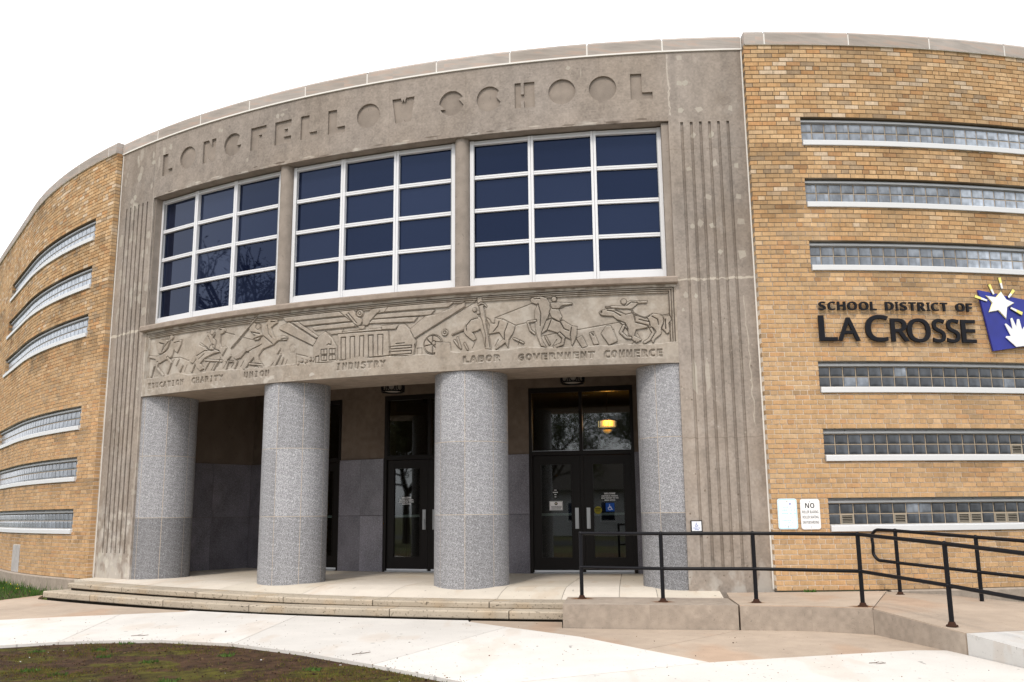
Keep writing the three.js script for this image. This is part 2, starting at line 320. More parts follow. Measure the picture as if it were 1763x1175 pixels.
function crack(f, s0, h0, s1, h1, w, alpha, tone = '196,188,174') {
  const { c, r } = f, g = c.g; g.strokeStyle = `rgba(${tone},${alpha})`; g.lineJoin = 'round';
  let s = s0, h = h0; const n = 26;
  for (let i = 1; i <= n; i++) { g.lineWidth = w * c.px * (0.4 + 1.2 * r()); g.beginPath(); g.moveTo(f.X(s), f.Y(h)); s = s0 + (s1 - s0) * i / n + (r() - 0.5) * 0.03; h = h0 + (h1 - h0) * i / n + (r() - 0.5) * 0.025; g.lineTo(f.X(s), f.Y(h)); g.stroke(); }
}
const lime = (seed, lo, hi) => (X, Y) => {        // pale efflorescence, strongest near the foot
  const foot = sstep(hi, lo, Y), n = fbm(X * 6, Y * 4, 4, seed), a = sstep(0.62 - 0.2 * foot, 0.85 - 0.2 * foot, n) * (0.12 + 0.55 * foot);
  const dk = sstep(0.55, 0.75, fbm(X * 2 + 9, Y * 1.1, 3, seed + 4)) * 0.25;
  return a > 0.02 ? [a, 0.46, 0.43, 0.39] : dk > 0.02 ? [dk, 0.19, 0.15, 0.115] : null;
};
{
  const fR = [-3.58, -3.13, -2.70, -2.28, -1.85, -1.41];
  const f = fluted(aR, eR, fR, 0.24, 801, lime(811, 0.3, 0.9), 2.6);
  const sw = (a) => S(a) - f.s0;
  crack(f, 0, 4.35, f.mw, 4.37, 0.016, 0.7); crack(f, 0, 6.36, f.mw, 6.36, 0.006, 0.3, '110,98,84');
  crack(f, 0.02, 7.9, 0.03, 6.9, 0.02, 0.55); crack(f, 0.97, 4.1, 1.03, 2.2, 0.012, 0.5); crack(f, 0.86, 3.6, 0.9, 2.9, 0.009, 0.35);
  crack(f, 0, 2.05, f.mw, 2.06, 0.006, 0.35, '104,92,80');
  for (const [a, h, w, hh] of [[-3.55, 7.83, 0.05, 0.05], [-3.6, 7.42, 0.05, 0.045], [-3.33, 7.42, 0.05, 0.045], [-3.6, 6.98, 0.045, 0.05], [-2.7, 6.99, 0.07, 0.05], [-1.25, 7.0, 0.04, 0.06], [-3.05, 6.58, 0.04, 0.05], [-2.2, 6.58, 0.045, 0.05], [-2.15, 6.12, 0.045, 0.06], [-3.35, 6.05, 0.05, 0.04], [-1.15, 6.08, 0.045, 0.05], [-2.5, 5.6, 0.05, 0.05], [-1.1, 5.6, 0.05, 0.05], [-3.3, 5.15, 0.04, 0.045], [-2.95, 5.2, 0.05, 0.07], [-2.4, 5.16, 0.05, 0.05], [-1.05, 5.22, 0.075, 0.06], [-2.1, 4.76, 0.04, 0.05], [-1.05, 4.72, 0.075, 0.08], [-3.75, 4.12, 0.05, 0.05], [-3.3, 4.1, 0.03, 0.04], [-3.5, 2.95, 0.04, 0.3], [-2.95, 2.95, 0.035, 0.24], [-3.9, 3.9, 0.02, 0.03]]) patch(f, sw(a), h, w, hh, 0.8);
  for (let i = 0; i < 60; i++) patch(f, f.r() * f.mw, 0.1 + f.r() * 4, 0.006 + 0.01 * f.r(), 0.006 + 0.012 * f.r(), 0.7, f.r() > 0.5 ? '188,180,168' : '92,80,68');
  part(school, 'fluted_panel', f.g, std({ map: canvasTex(f.c.cv), bumpMap: bump1, bumpScale: 0.004 }));
  const fl = fluted(eL, aL, fR.map((a) => -38.8 - a).sort((p, q) => p - q), 0.42, 831, lime(841, 0.35, 2.6));
  crack(fl, 0, 4.33, fl.mw, 4.36, 0.022, 0.85); crack(fl, 1.12, 7.9, 1.1, 0.2, 0.012, 0.55); crack(fl, 0.72, 4.3, 0.75, 0.6, 0.012, 0.45); crack(fl, 0.4, 4.2, 0.42, 1.2, 0.01, 0.4); crack(fl, 1.02, 4.3, 1.0, 2.6, 0.014, 0.5);
  for (let i = 0; i < 44; i++) patch(fl, 0.05 + fl.r() * (fl.mw - 0.1), 4.5 + fl.r() * 3.3, 0.03 + 0.04 * fl.r(), 0.05 + 0.07 * fl.r(), 0.65);
  for (let i = 0; i < 120; i++) patch(fl, fl.r() * fl.mw, 0.05 + Math.pow(fl.r(), 1.8) * 4.2, 0.012 + 0.03 * fl.r(), 0.02 + 0.07 * fl.r(), 0.5);
  for (let i = 0; i < 60; i++) patch(fl, fl.r() * fl.mw, fl.r() * 1.2, 0.02 + 0.06 * fl.r(), 0.02 + 0.08 * fl.r(), 0.35, '205,200,190');
  part(school, 'fluted_panel', fl.g, std({ map: canvasTex(fl.c.cv), bumpMap: bump1, bumpScale: 0.004 }));
}

// fascia with the sunk name, one cell of wall round every letter
{
  const arc = (a0, a1, n = 20) => Array.from({ length: n + 1 }, (_, i) => { const a = rad(a0 + (a1 - a0) * i / n); return [0.5 + 0.5 * Math.cos(a), 0.5 + 0.5 * Math.sin(a)]; });
  const L = {
    L: [[0, 0], [1, 0], [1, 0.26], [0.52, 0.26], [0.52, 1], [0, 1]],
    O: arc(0, 354, 30),
    N: [[0, 0], [0.36, 0], [0.36, 0.24], [0.62, 0], [1, 0], [1, 1], [0.66, 1], [0.66, 0.72], [0.42, 1], [0, 1]],
    G: [...arc(40, 352, 26), [1, 0.42], [0.72, 0.42]],
    F: [[0, 0], [0.5, 0], [0.5, 0.42], [0.68, 0.42], [0.75, 0.62], [0.5, 0.62], [0.5, 0.70], [1, 0.70], [1, 1], [0, 1]],
    E: [[0, 0], [1, 0], [1, 0.3], [0.52, 0.3], [0.52, 0.37], [0.8, 0.37], [0.8, 0.62], [0.55, 0.62], [0.55, 0.69], [1, 0.69], [1, 1], [0, 1]],
    W: [[0.15, 0], [0.45, 0], [0.52, 0.12], [0.58, 0], [0.85, 0], [1, 1], [0.62, 1], [0.56, 0.82], [0.5, 0.95], [0.45, 0.82], [0.38, 1], [0, 1]],
    S: [[0.23, 0.28], [0.03, 0.28], ...arc(206, 348, 16), [0.79, 0.64], ...arc(24, 178, 18)],
    C: [...arc(37, 341, 26), [0.79, 0.53]],
    H: [[0, 0], [0.32, 0], [0.32, 0.28], [0.47, 0.28], [0.47, 0], [1, 0], [1, 1], [0.46, 1], [0.46, 0.54], [0.31, 0.54], [0.31, 1], [0, 1]],
  };
  const word = [['L', -33.96, -33.02], ['O', -32.37, -31.04], ['N', -30.44, -29.41], ['G', -28.77, -27.48], ['F', -26.83, -25.74], ['E', -25.15, -24.06], ['L', -23.46, -22.41], ['L', -21.75, -20.71], ['O', -20.03, -18.70], ['W', -18.01, -16.78], ['S', -15.45, -14.16], ['C', -13.5, -12.24], ['H', -11.57, -10.58], ['O', -9.9, -8.58], ['O', -7.93, -6.6], ['L', -5.93, -4.89]];
  const D = 0.034, G = new Geo(), h0 = H_WIN, h1 = H_TOP, hb = 7.19, ht = 7.605, q3 = (p, z) => [p[0], p[1], z], cut = [aL];
  for (let i = 0; i + 1 < word.length; i++) cut.push((word[i][2] + word[i + 1][1]) / 2); cut.push(aR);
  word.forEach(([ch, a0, a1], i) => {
    const s0 = S(a0), s1 = S(a1), c0 = S(cut[i]), c1 = S(cut[i + 1]), hole = L[ch].map(([x, y]) => new THREE.Vector2(s0 + (s1 - s0) * x, hb + (ht - hb) * y));
    const row = (a, b, h) => Array.from({ length: 5 }, (_, k) => new THREE.Vector2(a + (b - a) * k / 4, h));
    const outer = [...row(c0, c1, h0), ...row(c1, c0, h1)];
    const all = [...outer, ...hole].map((p) => [p.x, p.y]);
    if (THREE.ShapeUtils.isClockWise(outer)) outer.reverse();
    for (const f of THREE.ShapeUtils.triangulateShape(outer, [hole.slice()])) { const [a, b, c] = f.map((k) => all[k]); G.tri(q3(a, 0), q3(b, 0), q3(c, 0), a, b, c, [0, 0, 1]); }
    hole.forEach((p, k) => { const q = hole[(k + 1) % hole.length]; G.quad([p.x, p.y, 0], [p.x, p.y, -D], [q.x, q.y, -D], [q.x, q.y, 0], [[p.x, p.y], [p.x, p.y - D], [q.x, q.y - D], [q.x, q.y]]); });
    for (let k = 0; k < 4; k++) { const a = outer[k].x, b = outer[k + 1].x; G.quad([a, h0, -D], [b, h0, -D], [b, h0, 0], [a, h0, 0], [[a, h0 - D], [b, h0 - D], [b, h0], [a, h0]]); }
  });
  const g = bend(G.geo()), s0 = S(aL), mw = S(aR) - s0, mh = h1 - h0;
  const cut2 = (X) => Math.min(...[1.2, 2.65, 3.9, 5.2, 6.5, 7.5, 8.6].map((q) => Math.abs(X - q)));
  const c = concreteCanvas(2048, 256, mw, mh, CONC, 861, { streak: 1, paint: (X, Y) => { const n = fbm(X * 5, Y * 9, 4, 866), e = sstep(0.12, 0, Y), a = sstep(0.66 - 0.16 * e, 0.8, n) * 0.55 * e, dk = sstep(0.1, 0, Y) * 0.3 * fbm(X * 3, 1, 2, 868), j = cut2(X + 0.01 * vnoise(Y * 20, 1, 5)) < 0.008 ? 0.16 : 0; return a > 0.02 ? [a, 0.5, 0.47, 0.42] : dk + j > 0.02 ? [dk + j, 0.17, 0.13, 0.1] : null; } });
  const f = { c, r: rng(867), X: (s) => s * c.px, Y: (h) => (mh - (h - h0)) * c.py };
  for (const [a, h, w, hh] of [[-8.9, 7.78, 0.05, 0.05], [-8.3, 7.68, 0.008, 0.09], [-24.7, 7.72, 0.05, 0.03], [-25.0, 7.72, 0.04, 0.05], [-24.5, 7.80, 0.09, 0.02], [-29.2, 7.74, 0.04, 0.05], [-29.0, 7.72, 0.03, 0.04], [-33.9, 7.68, 0.05, 0.09], [-33.3, 7.72, 0.05, 0.06], [-34.3, 7.5, 0.04, 0.16], [-27.0, 7.04, 0.03, 0.05]]) patch(f, S(a) - s0, h, w, hh, 0.7);
  for (let i = 0; i < 26; i++) patch(f, f.r() * mw, H_WIN + 0.01 + 0.05 * f.r(), 0.05 + 0.12 * f.r(), 0.012, 0.6, f.r() > 0.55 ? '200,192,178' : '60,50,42');
  reuv(g, (s, h) => [(s - s0) / mw, (h - h0) / mh]);
  part(school, 'inscription_band', g, std({ map: canvasTex(c.cv), bumpMap: bump1, bumpScale: 0.004 }));
  part(school, 'window_head', bb(S(aL) + 0.002, S(aR) - 0.002, H_WIN + 0.001, H_TOP - 0.002, -0.5, -D - 0.0015), std({ map: rep(concTile, 4), color: C(0.94, 0.93, 0.92) }));
}

// stone caps along the top
{
  const joints = [-38.21, -34.51, -30.72, -26.97, -23.19, -19.44, -15.59, -11.78, -7.97, -4.35, -0.57], cap = (z) => [[-0.35, 7.952], [z, 7.952], [z, 8.125], [z - 0.03, 8.165], [-0.35, 8.165]];
  for (let i = 0; i < 10; i++) part(school, 'cap_stone', sweep(cap(0.022), S(joints[i]) + 0.011, S(joints[i + 1]) - 0.011), M.cope[(i * 2) % 3]);
  const wing = (list) => { for (let i = 0; i + 1 < list.length; i++) part(school, 'cap_stone', sweep(cap(0.15), list[i] + 0.010, list[i + 1] - 0.010), M.cope[i % 3]); };
  const right = [eR, 0.42, 4.47, 8.55, 12.63].map(S); for (let k = 0; k < 4; k++) right.push(right[right.length - 1] + 1.3); wing(right);
  const left = [eL, eL - 0.98, eL - 5.03, eL - 9.1, eL - 13.2].map(S); while (left[left.length - 1] > -27) left.push(left[left.length - 1] - 1.3); wing(left.reverse());
  for (const g of [bb(S(eL), S(eR), 7.93, 7.953, -0.3, 0.024), bb(S(eL), S(eR), 7.9535, 8.122, -0.3, 0.019), bb(S(eR) + 0.02, 7.9, 7.945, 8.122, -0.3, 0.147), bb(-27, S(eL) - 0.02, 7.945, 8.122, -0.3, 0.147)]) part(school, 'cap_mortar', g, M.caulk);
}

// brick wings
const COURSE = 0.0682, HB = 1.195 - 18 * COURSE, FACE = 0.12;
const winTops = [6.788, 5.833, 4.878, 3.105, 2.15, 1.195], winR = [S(1.9), S(1.9) + 6.77], winL = [S(-40.38) - 6.77, S(-40.38)];
const tmpBox = new THREE.BoxGeometry(1, 1, 1);
const brickCandidates = [];
function brickWing(s0, s1, win, extra, seed) {
  const r = rng(seed), rows = Math.round((7.945 - HB) / COURSE), list = [];
  const open = [...winTops.map((t) => [win[0], win[1], t - 6.6 * COURSE, t]), ...extra];
  for (let k = 0; k < rows; k++) {
    const h = HB + k * COURSE, hm = h + COURSE / 2, header = k % 6 === 3;
    let spans = [[s0, s1]];
    for (const o of open) if (hm > o[2] && hm < o[3]) spans = spans.flatMap(([a, b]) => (o[1] <= a || o[0] >= b) ? [[a, b]] : [[a, o[0]], [o[1], b]].filter(([p, q]) => q - p > 0.02));
    const pitch = header ? 0.1048 : 0.2096, off = header ? 0.026 : (k % 2) * 0.1048;
    const under = winTops.find((t) => Math.abs(h - (t - 7 * COURSE)) < 0.01);
    if (under) spans.push([win[0], win[1]]);
    for (const [a, b] of spans) {
      const tt = under && a >= win[0] && b <= win[1] ? under - 0.453 : h + COURSE - 0.0055;
      let x = s0 + Math.floor((a - s0) / pitch) * pitch - off;
      for (; x < b; x += pitch) {
        const p = Math.max(a, x + 0.0055), q = Math.min(b, x + pitch - 0.0055); if (q - p < 0.025) continue;
        list.push({ p, q, h: h + 0.0055, t: tt, z: FACE + (r() - 0.5) * 0.005, c: pickBrick(clamp(r() * (0.82 + 0.036 * h), 0, 0.9999)), k: 0.88 + 0.24 * r(), full: q - p > pitch - 0.0115 && tt > h + 0.06, header });
      }
    }
  }
  return list;
}
const leftExtra = [[S(-50.75), S(-48.8), -0.1, 0.505]];
const rightBricks = brickWing(S(eR), 7.9, winR, [], 41), leftBricks = brickWing(-27, S(eL), winL, leftExtra, 42);
function mortarBack(s0, s1, win, extra) {
  const sB = [s0 + 0.003, win[0] - 0.003, win[1] + 0.003, s1 - 0.003], hB = [-0.034];
  for (const t of [...winTops].reverse()) hB.push(t - 0.455, t + 0.003); hB.push(7.948);
  const g = cells(sB, hB, (i, j) => (i === 1 && j % 2 === 1) ? null : 0.0, 0.34); return g;
}
function shiftOut(g, z) { const p = g.attributes.position; for (let i = 0; i < p.count; i++) { const x = p.getX(i), zz = p.getZ(i); let a = Math.atan2(x - CX, zz - CZ); a = Math.min(14.8 * Math.PI / 180, Math.max(-53.6 * Math.PI / 180, a)); p.setX(i, x + Math.sin(a) * z); p.setZ(i, zz + Math.cos(a) * z); } return g; }
const wings = {};
for (const [key, s0, s1, win, bricks] of [['right', S(eR), 7.9, winR, rightBricks], ['left', -27, S(eL), winL, leftBricks]]) {
  const w = part(school, 'brick_wall', shiftOut(mortarBack(s0, s1, win), FACE - 0.0085), M.mortar); wings[key] = w;
  // the bricks that look largest are single pieces
  const cam = new THREE.Vector3(0, 1.03, 0), single = new Set();
  if (key === 'right') {
    const full = bricks.filter((b) => b.full && !b.header).map((b) => { const m = W((b.p + b.q) / 2, b.h, FACE); return [Math.hypot(m.x, m.y - 1.03, m.z), m, b]; }).filter(([, m]) => m.x / -m.z < 0.55).sort((p, q) => p[0] - q[0]).slice(0, 300);
    const geos = [0, 1, 2, 3].map((v) => { const g = sweepFlat(boxProf(-0.1, 0, 0, COURSE - 0.011, 0.0018), -0.0993, 0.0993); reuv(g, (x, y) => [x + v * 0.27, y + v * 0.43]); return g; });
    full.forEach(([, , b], i) => { single.add(b); const m = W((b.p + b.q) / 2, b.h, b.z); placed(w, 'brick', geos[i % 4], M.bricks[b.c], new THREE.Vector3(m.x, m.y, m.z), new THREE.Quaternion().setFromAxisAngle(new THREE.Vector3(0, 1, 0), m.a)); });
  }
  const G = new Geo();
  for (const b of bricks) {
    if (single.has(b)) continue;
    const run = winTops.reduce((m, t) => Math.max(m, b.h < t - 0.44 ? sstep(t - 0.95, t - 0.5, b.h) : 0), b.h > 7.5 ? sstep(7.5, 7.95, b.h) : 0), stain = 1.07 - 0.2 * sstep(0.5, 0.72, fbm(b.p * 0.9 + 3, b.h * 2.4, 3, 88)) * sstep(2.5, 4.5, b.h) - 0.34 * run * sstep(0.48, 0.66, fbm(b.p * 3.1, b.h * 0.5, 3, 90)), c = brickTone(b.c, b.h).map((v, i) => (v * 0.82 + [0.53, 0.37, 0.2][i] * 0.18) * [1.03, 1.0, 1.03][i] * b.k * stain), z1 = b.z, z0 = b.z - 0.1, { p, q, h, t } = b, u = hash(Math.round(p * 100), Math.round(h * 100), 3);
    const F = (a, bb2, cc, d, w2, h2) => G.quad(a, bb2, cc, d, [[u, h + u], [u + w2, h + u], [u + w2, h + u + h2], [u, h + u + h2]], c);
    F([p, h, z1], [q, h, z1], [q, t, z1], [p, t, z1], q - p, t - h);
    F([p, t, z1], [q, t, z1], [q, t, z0], [p, t, z0], q - p, 0.1); F([p, h, z0], [q, h, z0], [q, h, z1], [p, h, z1], q - p, 0.1);
    F([p, h, z0], [p, h, z1], [p, t, z1], [p, t, z0], 0.1, t - h); F([q, h, z1], [q, h, z0], [q, t, z0], [q, t, z1], 0.1, t - h);
  }
  part(w, 'brickwork', bend(G.geo()), M.brick).userData.kind = 'stuff';
}
part(school, 'sealant_line', bb(S(eL) + 0.001, S(eL) + 0.02, -0.02, 7.93, -0.05, 0.008), M.caulk);
part(school, 'sealant_line', bb(S(eR) - 0.02, S(eR) - 0.001, -0.02, 7.93, -0.05, 0.008), M.caulk);
part(school, 'concrete_footing', bb(-27, S(eL) - 0.25, -0.75, -0.036, -0.2, 0.19, 0.02), M.kerb);
part(school, 'concrete_footing', bb(S(4.3), 7.9, -0.6, -0.036, -0.2, 0.17, 0.02), M.kerb);
part(school, 'wall_plate', bb(S(-50.72), S(-48.83), -0.03, 0.50, FACE - 0.09, FACE + 0.004), std({ map: rep(concTile, 2), color: C(1.5, 1.65, 1.85) }));

// glass block strip windows
const blockGeo = (w, h) => { const G = new Geo(), a = 0.011, b = 0.02, z = 0.007, x = w / 2, y = h / 2, x1 = x - a, y1 = y - a, x2 = x - b - a, y2 = y - b - a;
  const ring = (X, Y, Z) => [[-X, -Y, Z], [X, -Y, Z], [X, Y, Z], [-X, Y, Z]], r = [ring(x, y, -0.02), ring(x, y, 0), ring(x1, y1, z), ring(x2, y2, z + 0.002)], uv = (p) => [p[0] / w + 0.5, p[1] / h + 0.5];
  for (let k = 0; k < 3; k++) for (let i = 0; i < 4; i++) { const j = (i + 1) % 4, q = [r[k][i], r[k][j], r[k + 1][j], r[k + 1][i]]; G.quad(...q, q.map(uv)); }
  G.quad(...r[3], r[3].map(uv)); return G.geo(); };
const PITCH = 6.77 / 36, ROWH = 0.1425, gb = blockGeo(PITCH - 0.011, ROWH - 0.011);
const louverGeo = () => merge([box(-0.085, 0.085, -0.062, -0.050, -0.02, 0.008), box(-0.085, 0.085, 0.050, 0.062, -0.02, 0.008), box(-0.085, -0.072, -0.05, 0.05, -0.02, 0.008), box(0.072, 0.085, -0.05, 0.05, -0.02, 0.008), ...[0, 1, 2, 3].map((k) => box(-0.071, 0.071, -0.002, 0.002, -0.008, 0.008).rotateX(0.5).translate(0, -0.035 + k * 0.023, 0))]);
const louv = louverGeo();
const Yax = new THREE.Vector3(0, 1, 0);
function stripWindow(win, t, row, side) {
  const w = sub(school, 'glass_block_window'), r = rng(1000 + row * 31 + (side === 'left' ? 7 : 0));
  part(w, 'lintel', merge([sweep([[0.0, t - 0.062], [0.075, t - 0.062], [0.075, t - 0.034], [0.02, t - 0.026], [0.02, t + 0.001], [0.0, t + 0.001]], win[0], win[1]), bb(win[0], win[1], t - 0.07, t - 0.063, 0, 0.05), ...Array.from({ length: 11 }, (_, k) => { const m = W(win[0] + 0.35 + k * 0.6, t - 0.02, 0.024); return new THREE.SphereGeometry(0.011, 8, 6).translate(m.x, m.y, m.z); })]), M.steel);
  part(w, 'sill', sweep([[0.0, t - 0.4515], [0.145, t - 0.4515], [0.15, t - 0.446], [0.15, t - 0.378], [0.142, t - 0.370], [0.0, t - 0.352]], win[0] - (side === 'left' ? 0.0 : -0.012), win[1] + 0.0), M.white);
  part(w, 'mortar_joints', bb(win[0], win[1], t - 0.37, t - 0.058, -0.1, 0.031), M.grout);
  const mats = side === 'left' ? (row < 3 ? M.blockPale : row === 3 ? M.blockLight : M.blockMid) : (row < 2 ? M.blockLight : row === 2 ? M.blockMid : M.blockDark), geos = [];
  const vents = row === 5 ? [1, 5, 10, 11, 13, 14, 18, 19, 23] : row === 4 ? [15] : [];
  for (let i = 0; i < 36; i++) for (let j = 0; j < 2; j++) {
    const s = win[0] + PITCH * (i + 0.5), h = t - 0.072 - ROWH * (j + 0.5), m = W(s, h, 0.033), pos = new THREE.Vector3(m.x, m.y, m.z), q = new THREE.Quaternion().setFromAxisAngle(Yax, m.a);
    if (side === 'right' && s < S(15)) {
      if (j === 1 && vents.includes(i)) { placed(w, 'vent', louv, M.ventFrame, pos.clone(), q); placed(w, 'vent_back', new THREE.PlaneGeometry(0.15, 0.11), M.black, pos.clone().add(new THREE.Vector3(Math.sin(m.a), 0, Math.cos(m.a)).multiplyScalar(-0.0012)), q); }
      else {
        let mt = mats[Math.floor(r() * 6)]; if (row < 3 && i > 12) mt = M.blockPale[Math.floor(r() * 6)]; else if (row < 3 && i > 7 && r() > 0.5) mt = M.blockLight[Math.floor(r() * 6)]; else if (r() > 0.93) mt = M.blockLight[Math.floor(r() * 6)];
        placed(w, 'glass_block', gb, mt, pos, q);
      }
    } else geos.push(gb.clone().applyQuaternion(q).translate(pos.x, pos.y, pos.z));
  }
  const third = Math.ceil(geos.length / 3);
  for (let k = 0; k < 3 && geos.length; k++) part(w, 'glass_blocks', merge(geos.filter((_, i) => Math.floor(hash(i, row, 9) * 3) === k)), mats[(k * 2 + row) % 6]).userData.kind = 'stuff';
}
winTops.forEach((t, i) => { stripWindow(winR, t, i, 'right'); stripWindow(winL, t, i, 'left'); });
